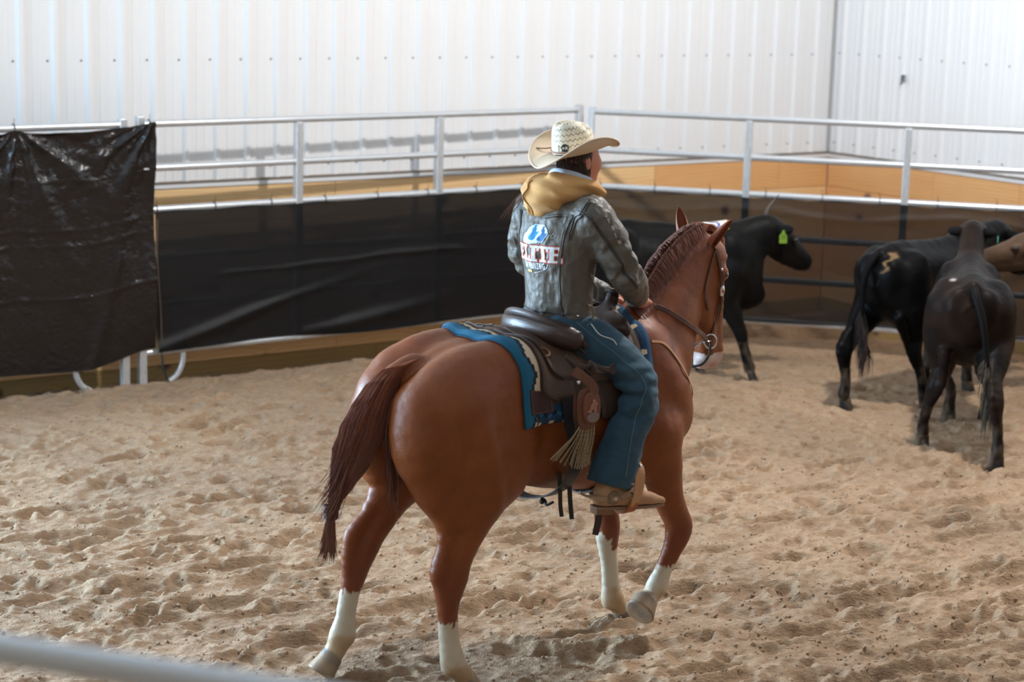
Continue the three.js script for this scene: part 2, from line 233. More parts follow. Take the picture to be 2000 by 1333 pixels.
{
  const line = (a, b, step) => { const o = []; for (let x = a; x < b - 1e-6; x += step(x)) o.push(x); o.push(b); return o; };
  const xs = [...line(-16, -5.2, () => 0.4), ...line(-5.2, 5.4, (x) => (Math.abs(x) < 3 ? 0.0165 : 0.024)), ...line(5.6, 18, () => 0.4)];
  const zs = [...line(-22, -18.6, () => 0.2), ...line(-18.5, -6.6, (z) => 0.011 + 0.0012 * (-z - 6)), ...line(-6.5, 14, () => 0.3)];
  const nx = xs.length, nz = zs.length, P = new Float32Array(nx * nz * 3), U = new Float32Array(nx * nz * 2), C = new Float32Array(nx * nz * 3), I = new Uint32Array((nx - 1) * (nz - 1) * 6);
  for (let j = 0; j < nz; j++) for (let i = 0; i < nx; i++) {
    const x = xs[i], z = zs[j], k = j * nx + i, h = sandHeight(x, z); P[3 * k] = x; P[3 * k + 1] = h; P[3 * k + 2] = z; U[2 * k] = x / 0.7; U[2 * k + 1] = (z - 1.7 * h) / 0.7;
    const wet = clamp(0.45 + 1.3 * fbm(x * 0.75 + 4, 1, z * 0.75, 3)), sp = clamp(0.5 + noise(x * 9, 21, z * 9)), c = mix3c([0.35, 0.228, 0.136], [0.235, 0.155, 0.097], wet * 0.75 + 0.18 * sp); C[3 * k] = c[0]; C[3 * k + 1] = c[1]; C[3 * k + 2] = c[2];
  }
  let q = 0; for (let j = 0; j < nz - 1; j++) for (let i = 0; i < nx - 1; i++) { const a = j * nx + i, b = a + 1, c = a + nx, d = c + 1; I[q++] = a; I[q++] = c; I[q++] = b; I[q++] = b; I[q++] = c; I[q++] = d; }
  const g = new THREE.BufferGeometry(); g.setAttribute('position', new THREE.BufferAttribute(P, 3)); g.setAttribute('uv', new THREE.BufferAttribute(U, 2)); g.setAttribute('color', new THREE.BufferAttribute(C, 3)); g.setIndex(new THREE.BufferAttribute(I, 1)); g.computeVertexNormals();
  const grain = dataTex(1024, 1024, (u, v) => 0.75 * tfbm(u, v, 40, 40, 4, 5) + 0.25 * tnoise(u, v, 200, 200, 9)), tint = dataTex(1024, 1024, (u, v) => { const a = tfbm(u, v, 16, 16, 5, 12), b = tnoise(u, v, 256, 256, 4), d = sstep(0.62, 0.8, tfbm(u, v, 48, 48, 2, 33)), k = 0.72 + 0.42 * a + 0.09 * (b - 0.5) - 0.22 * d; return [k, k * 0.99, k * 0.975]; });
  mesh('floor', g, new THREE.MeshStandardMaterial({ vertexColors: true, roughness: 1, map: tint, bumpMap: grain, bumpScale: 0.008, name: 'arena_sand' }), scene).userData.kind = 'structure';
}
{ // loose crumbs and clods of sand
  const R = rngMake(99), g = new THREE.IcosahedronGeometry(1, 1), p = g.attributes.position; for (let i = 0; i < p.count; i++) { const k = 1 + 0.35 * noise(p.getX(i) * 2.1, p.getY(i) * 2.1, p.getZ(i) * 2.1); p.setXYZ(i, p.getX(i) * k, p.getY(i) * k * 0.75, p.getZ(i) * k); } g.computeVertexNormals();
  const n = 20000, m = new THREE.InstancedMesh(g, new THREE.MeshStandardMaterial({ color: 0xffffff, roughness: 1 }), n), M = new THREE.Matrix4(), q = new THREE.Quaternion(), e = new THREE.Euler(), c = new THREE.Color();
  for (let i = 0; i < n; i++) { const x = -5 + R() * 10, z = -7 - R() * R() * 8.3, r = 0.0025 + 0.0085 * R() ** 4, y = sandHeight(x, z); e.set(R() * 6, R() * 6, R() * 6); q.setFromEuler(e); M.compose(V(x, y + r * 0.3, z), q, V(r * (0.8 + 0.5 * R()), r, r * (0.8 + 0.5 * R()))); m.setMatrixAt(i, M); const t = R(); c.setRGB(lerp(0.36, 0.22, t), lerp(0.235, 0.145, t), lerp(0.14, 0.09, t)); m.setColorAt(i, c); }
  m.name = 'sand_clods'; m.castShadow = m.receiveShadow = true; tag(m, 'loose crumbs of sand strewn over the arena floor', 'sand', null, 'stuff'); scene.add(m);
}
function mix3c(a, b, t) { t = clamp(t); return [lerp(a[0], b[0], t), lerp(a[1], b[1], t), lerp(a[2], b[2], t)]; }

// one sheet of ribbed steel, 1 m wide: major rib every 0.25 m, two low stiffeners between
function steelSheet(h) {
  const pts = []; for (let k = 0; k < 4; k++) { const x = k * 0.25; pts.push([x, 0], [x + 0.018, 0.024], [x + 0.044, 0.024], [x + 0.062, 0], [x + 0.112, 0], [x + 0.118, 0.003], [x + 0.132, 0.003], [x + 0.138, 0], [x + 0.174, 0], [x + 0.18, 0.003], [x + 0.194, 0.003], [x + 0.2, 0]); } pts.push([1, 0]);
  const P = [], U = [], I = [], nrm = []; 
  for (let i = 0; i + 1 < pts.length; i++) { const [x0, z0] = pts[i], [x1, z1] = pts[i + 1], L = Math.hypot(x1 - x0, z1 - z0), n = [-(z1 - z0) / L, 0, (x1 - x0) / L], b = P.length / 3; P.push(x0, 0, z0, x1, 0, z1, x1, h, z1, x0, h, z0); U.push(x0, 0, x1, 0, x1, h, x0, h); for (let k = 0; k < 4; k++) nrm.push(...n); I.push(b, b + 1, b + 2, b, b + 2, b + 3); }
  // back face, so that the sheet is a closed body
  const b = P.length / 3; P.push(0, 0, -0.004, 1, 0, -0.004, 1, h, -0.004, 0, h, -0.004); U.push(0, 0, 1, 0, 1, h, 0, h); for (let k = 0; k < 4; k++) nrm.push(0, 0, -1); I.push(b, b + 2, b + 1, b, b + 3, b + 2);
  const g = new THREE.BufferGeometry(); g.setAttribute('position', new THREE.Float32BufferAttribute(P, 3)); g.setAttribute('normal', new THREE.Float32BufferAttribute(nrm, 3)); g.setAttribute('uv', new THREE.Float32BufferAttribute(U, 2)); g.setIndex(I); return g;
}
const M_LEDGE_SHADE = new THREE.MeshStandardMaterial({ color: srgb(120, 108, 96), roughness: 0.8 });  // timber lip; its greyed tone also paints the shadow line along the back wall
const BASE_Y = 1.345, sheetGeo = steelSheet(ROOM_H - BASE_Y);
// pine boards
const woodTex = (() => {
  const R = rngMake(31), knots = []; for (let i = 0; i < 9; i++) knots.push([R(), R(), 0.008 + R() * 0.008]);
  const f = (u, v) => { let vv = v, dark = 0; for (const [ku, kv, kr] of knots) { let du = u - ku; du -= Math.round(du); let dv = v - kv; dv -= Math.round(dv); dv *= 0.3; const q = Math.sqrt(du * du + dv * dv) / kr; vv += 0.05 * Math.exp(-q * q * 0.12) * Math.sign(dv); dark = Math.max(dark, clamp(1.35 - q)); }
    const ring = 0.5 + 0.5 * Math.sin((vv * 30 + 2.2 * tfbm(u, vv, 3, 5, 3, 1)) * 6.283), fine = tnoise(u, v, 20, 512, 3), t = 0.35 * ring + 0.3 * fine + 0.35 * tfbm(u, v, 4, 8, 3, 8); return [lerp(0.95, 0.86, t) - 0.5 * dark, lerp(0.82, 0.66, t) - 0.45 * dark, lerp(0.62, 0.44, t) - 0.25 * dark]; };
  return dataTex(1024, 512, f, true);
})();
const woodBump = dataTex(512, 512, (u, v) => 0.6 * tnoise(u, v, 10, 256, 3) + 0.4 * tfbm(u, v, 4, 40, 3, 8));
const M_PINE = new THREE.MeshStandardMaterial({ map: repeat(woodTex, 1 / 3.2, 1 / 0.9), bumpMap: repeat(woodBump, 1 / 1.5, 1 / 0.4), bumpScale: 0.0015, roughness: 0.62 });
const M_PINE2 = new THREE.MeshStandardMaterial({ map: repeat(woodTex, 1 / 3.2, 1 / 0.9), bumpMap: repeat(woodBump, 1 / 1.5, 1 / 0.4), bumpScale: 0.0015, roughness: 0.65, color: srgb(240, 222, 205) });
const M_TREATED = new THREE.MeshStandardMaterial({ map: repeat(woodTex, 1 / 3.2, 1 / 0.9), bumpMap: repeat(woodBump, 1 / 1.5, 1 / 0.4), bumpScale: 0.0015, roughness: 0.8, color: srgb(176, 178, 160) });
function boardGeo(L, h, t, seed) { const R = rngMake(seed), g = rbox(L, h, t, 0.004, 1), p = g.attributes.position, uv = g.attributes.uv, ou = R() * 7, ov = R() * 3; for (let i = 0; i < p.count; i++) uv.setXY(i, p.getX(i) + ou, p.getY(i) + p.getZ(i) * 0.5 + ov); return g; }
// a run of wall: origin at the left end of its base, x along it, z into the hall
function steelWall(name, label, origin, dir, normal, len, ribAt, seams, screwY, seed) {
  const g = new THREE.Group(); g.name = name; g.userData.kind = 'structure'; g.userData.label = label; scene.add(g);
  g.matrix.makeBasis(dir, V(0, 1, 0), normal).setPosition(origin); g.matrix.decompose(g.position, g.quaternion, g.scale);
  mesh('backing', new THREE.BoxGeometry(len + 0.4, ROOM_H + 0.7, 0.2).translate(len / 2, (ROOM_H - 0.7) / 2, -0.14), M_TRIM, g);
  const R = rngMake(seed), screws = [];
  for (let x = ribAt - Math.ceil(ribAt); x < len - 0.02; x += 1) { const w = Math.min(1, len - x); const m = mesh('panel', sheetGeo, M_STEEL, g); m.position.set(x, BASE_Y, -0.03); if (w < 1) { m.geometry = steelSheet(ROOM_H - BASE_Y); const p = m.geometry.attributes.position; for (let i = 0; i < p.count; i++) if (p.getX(i) > w) p.setX(i, w); } for (let k = 0; k < 4; k++) for (const y of [1.43, screwY, screwY + 1.5, screwY + 3]) if (x + k * 0.25 > 0 && x + k * 0.25 < len - 0.1) screws.push(xf(new THREE.CylinderGeometry(0.0065, 0.009, 0.008, 8), [x + k * 0.25 - 0.022, y, -0.026], [Math.PI / 2, 0, 0])); }
  mesh('screw', screws, M_SCREW, g).userData.kind = 'stuff';
  mesh('base_trim', [xf(rbox(len, 0.036, 0.03, 0.005), [len / 2, 1.312, -0.012])], M_TRIM, g);
  mesh('ledge_shade_line', [xf(rbox(len, 0.014, 0.045, 0.003), [len / 2, 1.338, -0.01])], M_LEDGE_SHADE, g);
  for (let row = 0; row < 6; row++) {
    const top = 1.288 - row * 0.261, h = row === 5 ? 0.32 : 0.258; let x = 0; const cuts = row === 0 ? seams.slice() : []; if (row) { let c = 0.6 + R() * 2.4; while (c < len - 0.5) { cuts.push(c); c += 2.4 + R() * 1.4; } } cuts.push(len);
    for (const c of cuts) { const L = c - x - 0.003; if (L > 0.05) { const m = mesh('board', boardGeo(L, h, 0.038, seed * 31 + row * 17 + Math.round(c * 7)), row === 5 ? M_TREATED : R() < 0.5 ? M_PINE : M_PINE2, g); m.position.set(x + L / 2, top - h / 2, -0.02 + (R() - 0.5) * 0.004); } x = c; }
  }
  return g;
}
const backStart = 3.4;
steelWall('wall_back', 'white ribbed steel wall over pine kickboards behind the fence', hall(backStart, 0, N_BACK), BACK.d, BACK.n, S_CORNER - backStart, 0.674, [1.5, 4.2, 7.36, 8.8], 2.228, 5);
steelWall('wall_right', 'white ribbed steel end wall right of the corner', hall(S_CORNER, 0, N_BACK), BACK.n, BACK.d.clone().negate(), 12, 0.06, [1.31, 2.27, 5.1, 8.4], 2.243, 6);
{ // the rest of the shell, outside the picture
  const plain = (name, w, h, d, p, yaw) => { const m = mesh(name, new THREE.BoxGeometry(w, h, d), M_TRIM, scene); m.position.copy(p); m.rotation.y = yaw; m.userData.kind = 'structure'; return m; };
  const midS = (S_FAR + S_CORNER) / 2, midN = (N_BACK + N_FRONT) / 2;
  const M_DIM = new THREE.MeshStandardMaterial({ color: srgb(150, 138, 124), roughness: 0.9 });   // unseen stand side and gable, coloured dark to cut bounced light
  // a wall with one opening, in pieces round it, and the glowing panel set into the opening
  const opened = (name, d, lo, hi, mat) => {
    const along = d.wall === 'back';
    for (const [a, b, y0, y1] of [[lo, d.a0, -0.3, ROOM_H], [d.a1, hi, -0.3, ROOM_H], [d.a0, d.a1, -0.3, d.y0], [d.a0, d.a1, d.y1, ROOM_H]]) plain(name, along ? b - a : 0.24, y1 - y0, along ? 0.24 : b - a, along ? hall((a + b) / 2, (y0 + y1) / 2, N_BACK - 0.12) : hall(S_FAR - 0.12, (y0 + y1) / 2, (a + b) / 2), AW).material = mat;
    const win = new THREE.Group(); win.name = along ? 'window_1' : 'window_2'; win.userData.kind = 'structure'; scene.add(win);
    const mid = (d.a0 + d.a1) / 2, ym = (d.y0 + d.y1) / 2, w = d.a1 - d.a0, h = d.y1 - d.y0, at = (o) => (along ? hall(mid, ym, N_BACK + o) : hall(S_FAR + o, ym, mid));
    win.position.copy(at(-0.1)); win.rotation.y = along ? AW : AW + Math.PI / 2;
    const glow = new THREE.MeshStandardMaterial({ color: srgb(225, 235, 245), emissive: DAY_COLOR, emissiveIntensity: d.power * 0.08, roughness: 0.6 });
    for (let k = 0; k < 3; k++) mesh('pane', rbox(w / 3 - 0.03, h, 0.02, 0.004), glow, win).position.set((k - 1) * w / 3, 0, 0);
    mesh('frame', [-1.5, -0.5, 0.5, 1.5].map((k) => xf(rbox(0.04, h, 0.06, 0.004), [k * w / 3, 0, 0])), M_TRIM, win);
    const day = new THREE.RectAreaLight(DAY_COLOR, d.power, w, h); day.position.copy(at(0.03)); day.lookAt(at(5)); scene.add(day);
  };
  opened('wall_back_left', DAY[0], S_FAR, 3.42, M_TRIM); opened('wall_left', DAY[1], N_BACK, N_FRONT, M_DIM);
  plain('wall_right_far', 0.24, ROOM_H + 0.5, N_FRONT - N_BACK - 12, hall(S_CORNER + 0.14, ROOM_H / 2, (N_BACK + 12 + N_FRONT) / 2), AW).material = M_DIM;
  plain('wall_front', S_CORNER - S_FAR + 0.6, ROOM_H + 0.5, 0.24, hall(midS, ROOM_H / 2, N_FRONT + 0.12), AW).material = M_DIM;
  plain('ceiling', S_CORNER - S_FAR + 0.8, 0.2, N_FRONT - N_BACK + 0.8, hall(midS, ROOM_H + 0.1, midN), AW).material = new THREE.MeshStandardMaterial({ color: srgb(176, 176, 176), roughness: 0.9 });
  // high-bay lamps
  const M_HOUSE = new THREE.MeshStandardMaterial({ color: srgb(200, 200, 200), roughness: 0.4, metalness: 0.5 });
  LAMPS.forEach(([s, n, cd], i) => {
    const l = thing('high_bay_lamp', ['round high bay lamp above the horse and rider', 'round high bay lamp above the tarp covered fence', 'round high bay lamp above the right end of the stand', 'round high bay lamp above the left end of the stand'][i], 'lamp', hall(s, 5.75, n).toArray(), 0);
    mesh('housing', new THREE.LatheGeometry([[0.05, 0.3], [0.09, 0.28], [0.1, 0.2], [0.2, 0.16], [0.24, 0.14], [0.23, 0.14], [0.09, 0.19]].map(([x, y]) => new THREE.Vector2(x, y)), 28), M_HOUSE, l);
    mesh('diffuser', xf(new THREE.SphereGeometry(0.15, 24, 12), [0, 0, 0], [0, 0, 0], [1, 0.7, 1]), new THREE.MeshStandardMaterial({ color: 0xffffff, emissive: LAMP_COLOR, emissiveIntensity: 6 }), l);
    mesh('suspension', pipe(V(0, 0.28, 0), V(0, ROOM_H - 5.75, 0), 0.008, 8), M_HOUSE, l);
    const p = new THREE.PointLight(LAMP_COLOR, cd, 0, 2); p.position.set(0, 0, 0); p.castShadow = true; p.shadow.radius = 7.5; l.add(p);
  });
}
{ // small dark hook on the end wall
  const g = thing('wall_hook', 'small dark hook on the white end wall near the corner', 'hook', hall(S_CORNER - 0.0, 0, N_BACK + 0.88).toArray(), AW);
  const y = 2.06; g.position.y = 0;
  mesh('hook', tube([[-0.0, y + 0.03, 0], [-0.02, y + 0.035, 0.0], [-0.022, y, 0.0], [-0.02, y - 0.035, 0], [-0.035, y - 0.04, 0.0]], 0.007, 16, 6), new THREE.MeshStandardMaterial({ color: srgb(70, 75, 75), roughness: 0.6 }), g); mesh('plate', xf(rbox(0.006, 0.06, 0.03, 0.002), [0.004, y + 0.01, 0]), M_SCREW, g);
}
console.log('hall built', Math.round(performance.now()));
// ------------------------------------------------------------------ fences: galvanised pipe panels, a black tarp and black shade mesh
const M_GALV = new THREE.MeshPhysicalMaterial({ color: srgb(206, 209, 212), roughness: 0.38, metalness: 0.55, roughnessMap: dataTex(256, 256, (u, v) => 0.55 + 0.45 * tfbm(u, v, 14, 14, 3, 7)), bumpMap: dataTex(256, 256, (u, v) => tfbm(u, v, 24, 24, 3, 2)), bumpScale: 0.0006 });
const FENCE_L = { a: 0.65484, off: -12.579 }, FENCE_R = { a: -0.23167, off: -15.8413 };
const onFence = (f, s, y, out = 0) => V(Math.cos(f.a) * s + Math.sin(f.a) * (f.off + out), y, -Math.sin(f.a) * s + Math.cos(f.a) * (f.off + out));
const RAILS = [1.81, 1.4995, 1.2034, 0.86, 0.52, 0.178];
function fencePanel(label, f, s0, s1, mids, group, capped = [1.85, 1.85], feet = []) {
  const o = onFence(f, s0, 0), g = thing('pipe_fence', label, 'fence', o.toArray(), f.a, group), L = s1 - s0;
  for (const [i, y] of RAILS.entries()) mesh('rail', xf(new THREE.CylinderGeometry(0.026, 0.026, L - 0.05, 20), [L / 2, y, 0], [0, 0, Math.PI / 2]), M_GALV, g);
  const post = (x, top, w = 0.056, low = -0.1) => mesh('post', xf(rbox(w, top - low, w, 0.007, 3), [x, (top + low) / 2, 0]), M_GALV, g);
  post(0, capped[0]); post(L, capped[1]); for (const m of mids) post(m - s0, RAILS[0] - 0.02, 0.058, 0.16);
  for (const [x, dir] of feet) mesh('foot', tube([[x - s0, 0.3, 0.0], [x - s0, 0.12, 0], [x - s0 - 0.01 * dir, 0.06, 0.0], [x - s0 - 0.05 * dir, -0.01, 0], [x - s0 - 0.11 * dir, -0.05, 0]], 0.021, 20, 12), M_GALV, g);
  return g;
}
fencePanel('galvanised fence panel hung with the black shade mesh behind the rider\'s back', FENCE_L, 6.335, 10.29, [7.62, 8.89], null, [1.865, 1.855], [[6.66, 1]]);
fencePanel('galvanised fence panel under the dark glossy tarp at the left', FENCE_L, 2.30, 6.20, [3.6, 4.9], null, [1.8, 1.855], [[5.82, -1]]);
fencePanel('galvanised fence panel with black shade mesh behind the cattle', FENCE_R, -3.125, 0.66, [-1.84, -0.588], null, [1.85, 1.83]);
{ // clamps where the panels meet
  for (const [f, s, lab] of [[FENCE_L, 6.35, 'wire tie holding the two left fence panels together'], [FENCE_L, 10.36, 'chain loop joining the fence panels at the corner']]) { const p = onFence(f, s, 0), g = thing('fence_tie', lab, 'tie', p.toArray(), f.a); mesh('loop', [xf(new THREE.TorusGeometry(0.06, 0.006, 8, 24), [0, 1.5, 0], [Math.PI / 2, 0, 0], [1.25, 0.9, 1])], M_GALV, g); }
}
// cloth: a grid of points in fence coordinates, with thickness
function cloth(name, label, f, s0, s1, ytop, ybot, ns, ny, shape, mat, thick = 0.002) {
  const o = onFence(f, s0, 0), g = new THREE.BufferGeometry(), P = [], U = [], I = [], m = ny + 1;
  for (let k = 0; k < 2; k++) for (let i = 0; i <= ns; i++) for (let j = 0; j <= ny; j++) { const u = i / ns, v = j / ny, [dx, dy, dz0] = shape(u, v, lerp(s0, s1, u)), dz = Math.max(dz0, 0.033 + 0.1 * (dz0 - 0.033)), t = ytop(u), b = ybot(u); P.push(u * (s1 - s0) + dx, lerp(t, b, v) + dy, dz - k * thick); U.push(u * (s1 - s0), lerp(t, b, v)); }
  const q = (ns + 1) * m; for (let i = 0; i < ns; i++) for (let j = 0; j < ny; j++) { const a = i * m + j, b = a + 1, c = a + m, d = c + 1; I.push(a, b, c, b, d, c, a + q, c + q, b + q, b + q, c + q, d + q); }
  const rim = (a, b) => I.push(a, a + q, b, b, a + q, b + q); for (let i = 0; i < ns; i++) { rim(i * m, (i + 1) * m); rim((i + 1) * m + ny, i * m + ny); } for (let j = 0; j < ny; j++) { rim(j + 1, j); rim(ns * m + j, ns * m + j + 1); }
  g.setAttribute('position', new THREE.Float32BufferAttribute(P, 3)); g.setAttribute('uv', new THREE.Float32BufferAttribute(U, 2)); g.setIndex(I); g.computeVertexNormals();
  const r = thing(name, label, name === 'tarp' ? 'tarp' : 'mesh screen', o.toArray(), f.a); mesh('sheet', g, mat, r); return r;
}
const meshWeave = dataTex(256, 256, (u, v) => 0.5 + 0.25 * Math.sin(u * 6.283 * 64) * Math.sin(v * 6.283 * 64) + 0.25 * tfbm(u, v, 8, 8, 3, 3));
const M_MESH = new THREE.MeshPhysicalMaterial({ color: srgb(18, 19, 22), roughness: 0.5, specularIntensity: 0.45, transparent: true, opacity: 0.82, side: THREE.DoubleSide, bumpMap: repeat(meshWeave, 3, 3), bumpScale: 0.001 });
const M_MESH_RIGHT = M_MESH.clone(); M_MESH_RIGHT.opacity = 0.66;   // the right hand fence: same material at a lower opacity
const ridge = (x, w) => Math.exp(-(x * x) / (w * w));
function tieList(parent, spots, mat) { for (const [x, y, z] of spots) mesh('zip_tie', [xf(new THREE.TorusGeometry(0.032, 0.003, 6, 18), [x, y, z], [0, Math.PI / 2, 0]), xf(new THREE.CylinderGeometry(0.0015, 0.002, 0.06, 6), [x, y + 0.045, z + 0.02], [0.5, 0, 0.2])], mat, parent); }
const M_TIE = new THREE.MeshStandardMaterial({ color: srgb(25, 25, 27), roughness: 0.5 });
{
  const s0 = 6.43, s1 = 10.2;
  const m = cloth('shade_mesh', 'long black shade mesh screen on the fence behind the rider', FENCE_L, s0, s1, (u) => 1.19 + 0.006 * Math.sin(u * 40), (u) => 0.172 + 0.012 * Math.sin(u * 9 + 1) + 0.03 * ridge(u - 0.27, 0.12), 220, 70, (u, v, s) => {
    let z = 0.034 + 0.012 * Math.sin(u * 21 + v * 2) * (1 - v) + 0.02 * v * Math.sin(u * 13 + 0.6);
    const t1 = (1 - v) - (0.05 + 0.42 * (u - 0.03) * 2.2), t2 = (1 - v) - (0.02 + 0.5 * (u - 0.30)); z += 0.030 * ridge(t1, 0.045) * sstep(0.55, 0.2, u) + 0.03 * ridge(t2, 0.05) * sstep(0.28, 0.34, u) * sstep(0.75, 0.45, u); z += 0.012 * ridge(v - 0.45 - 0.03 * Math.sin(u * 8), 0.02) * sstep(0.1, 0.2, u) + 0.006 * fbm(u * 20, v * 8, 3, 2); return [0, 0, z];
  }, M_MESH);
  const sp = []; for (let k = 0; k <= 8; k++) sp.push([0.02 + k * 0.466, 1.2034, 0]); tieList(m, sp, M_TIE);
  const r0 = -3.06, r1 = 0.62;
  const m2 = cloth('shade_mesh', 'long black shade mesh screen on the fence behind the cattle', FENCE_R, r0, r1, (u) => 1.185 + 0.005 * Math.sin(u * 50), (u) => 0.185 + 0.01 * Math.sin(u * 12), 200, 60, (u, v) => [0, 0, 0.034 + 0.012 * Math.sin(u * 17 + 1) * (1 - v) + 0.02 * ridge(v - 0.12 - 0.03 * Math.sin(u * 14), 0.035) + 0.008 * fbm(u * 24, v * 8, 9, 3) + 0.012 * ridge(v - 0.36, 0.03) * sstep(0.6, 0.2, u)], M_MESH_RIGHT);
  const sp2 = []; for (let k = 0; k <= 8; k++) sp2.push([0.03 + k * 0.45, 1.2034, 0]); tieList(m2, sp2, M_TIE);
}
{ // tarp: smooth black plastic over the whole panel, gathered where it is tied
  const crinkle = dataTex(1024, 1024, (u, v) => { const a = Math.abs(tfbm(u, v, 9, 7, 4, 2) - 0.5), b = Math.abs(tfbm(u, v, 20, 26, 3, 6) - 0.5); return 1 - 1.6 * a - 1.0 * b + 0.08 * tnoise(u, v, 200, 200, 2); });
  const M_TARP = new THREE.MeshPhysicalMaterial({ color: srgb(27, 22, 21), roughness: 0.27, specularIntensity: 0.8, bumpMap: repeat(crinkle, 0.9, 0.9), bumpScale: 0.007 });
  const s0 = 2.35, s1 = 6.42, ties = [3.35, 4.42, 5.40, 6.40];
  const tarp = cloth('tarp', 'glossy dark brown plastic tarp covering the fence panel at the left', FENCE_L, s0, s1, (u) => { const s = lerp(s0, s1, u); let y = 1.775; for (const t of ties) y += 0.02 * ridge(s - t, 0.07); return y + 0.035 * sstep(5.9, 6.4, s); }, (u) => 0.115 + 0.01 * Math.sin(u * 20) + 0.09 * sstep(0.86, 1, u), 300, 130, (u, v, s) => {
    let z = 0.042 + 0.015 * Math.sin(s * 3.1) * v; const top = Math.exp(-v * 3.2);
    for (const t of ties) { const a = Math.atan2(s - t, v * 1.7 + 0.03), d = Math.hypot(s - t, v * 1.7); z += (0.02 * Math.sin(a * 11 + t * 3) + 0.012 * Math.sin(a * 23 + t)) * Math.exp(-d * 2.3) * sstep(0, 0.12, d); }
    z += 0.05 * top * fbm(s * 5, v * 9, 2, 3) + 0.018 * top * Math.abs(noise(s * 13, v * 14, 4)) + 0.007 * top * Math.abs(noise(s * 34, v * 30, 4)) + 0.012 * fbm(s * 5, v * 5, 8, 3) + 0.018 * ridge(s - 6.22 + 0.3 * v * v, 0.05) + 0.025 * sstep(6.1, 6.42, s) * Math.sin(v * 9 + 1);
    for (const h of [0.2, 0.405, 0.47, 0.69]) z += 0.006 * ridge(v - h, 0.008);
    return [0, 0, z];
  }, M_TARP);
  tieList(tarp, ties.map((t) => [t - s0, 1.81, 0]), M_TIE); tieList(tarp, [3.4, 4.4, 5.9].map((t) => [t - s0, 0.178, 0]), M_TIE);
  const cord = thing('cord', 'thin brown cord hanging between the tarp and the shade mesh', 'cord', onFence(FENCE_L, 6.44, 0).toArray(), FENCE_L.a); mesh('strand', tube([[0, 1.14, 0.05], [-0.01, 0.9, 0.055], [0.0, 0.7, 0.06], [0.015, 0.45, 0.06], [0.025, 0.2, 0.05], [0.03, 0.02, 0.04]], 0.0042, 30, 6), new THREE.MeshStandardMaterial({ color: srgb(84, 66, 52), roughness: 0.9 }), cord); mesh('loose_end', tube([[0.025, 0.16, 0.05], [0.035, 0.06, 0.06], [0.06, -0.02, 0.06]], 0.008, 12, 6), M_TIE, cord);
}
{ // near fence, its top rail crosses the lower left of the picture
  const a = V(-0.754, 0, -2.819), d = V(0.378, 0, 0.126).normalize(), g = thing('near_pipe_fence', 'galvanised top rail of the near fence, blurred at the lower left', 'fence', a.clone().addScaledVector(d, -2.4).toArray(), Math.atan2(-d.z, d.x));
  for (const y of [2.005, 1.69, 1.38, 1.05, 0.7, 0.3]) mesh('rail', xf(new THREE.CylinderGeometry(0.024, 0.024, 3.9, 20), [1.95, y, 0], [0, 0, Math.PI / 2]), M_GALV, g);
  for (const x of [0, 1.3, 3.9]) mesh('post', xf(rbox(0.056, 2.06, 0.056, 0.007, 3), [x, 0.98, 0]), M_GALV, g);
}
console.log('fence built', Math.round(performance.now()));
// ------------------------------------------------------------------ the horse (own axes: x towards its head, y up, z to its right)
const HORSE_AT = [-0.457, 0, -7.918], HORSE_TURN = THREE.MathUtils.degToRad(38);
const horseB = new Body();
const HEAD_TURN = THREE.MathUtils.degToRad(7), headDir = [Math.cos(HEAD_TURN), -Math.sin(HEAD_TURN)], POLL = [1.675, 1.80, -0.055];
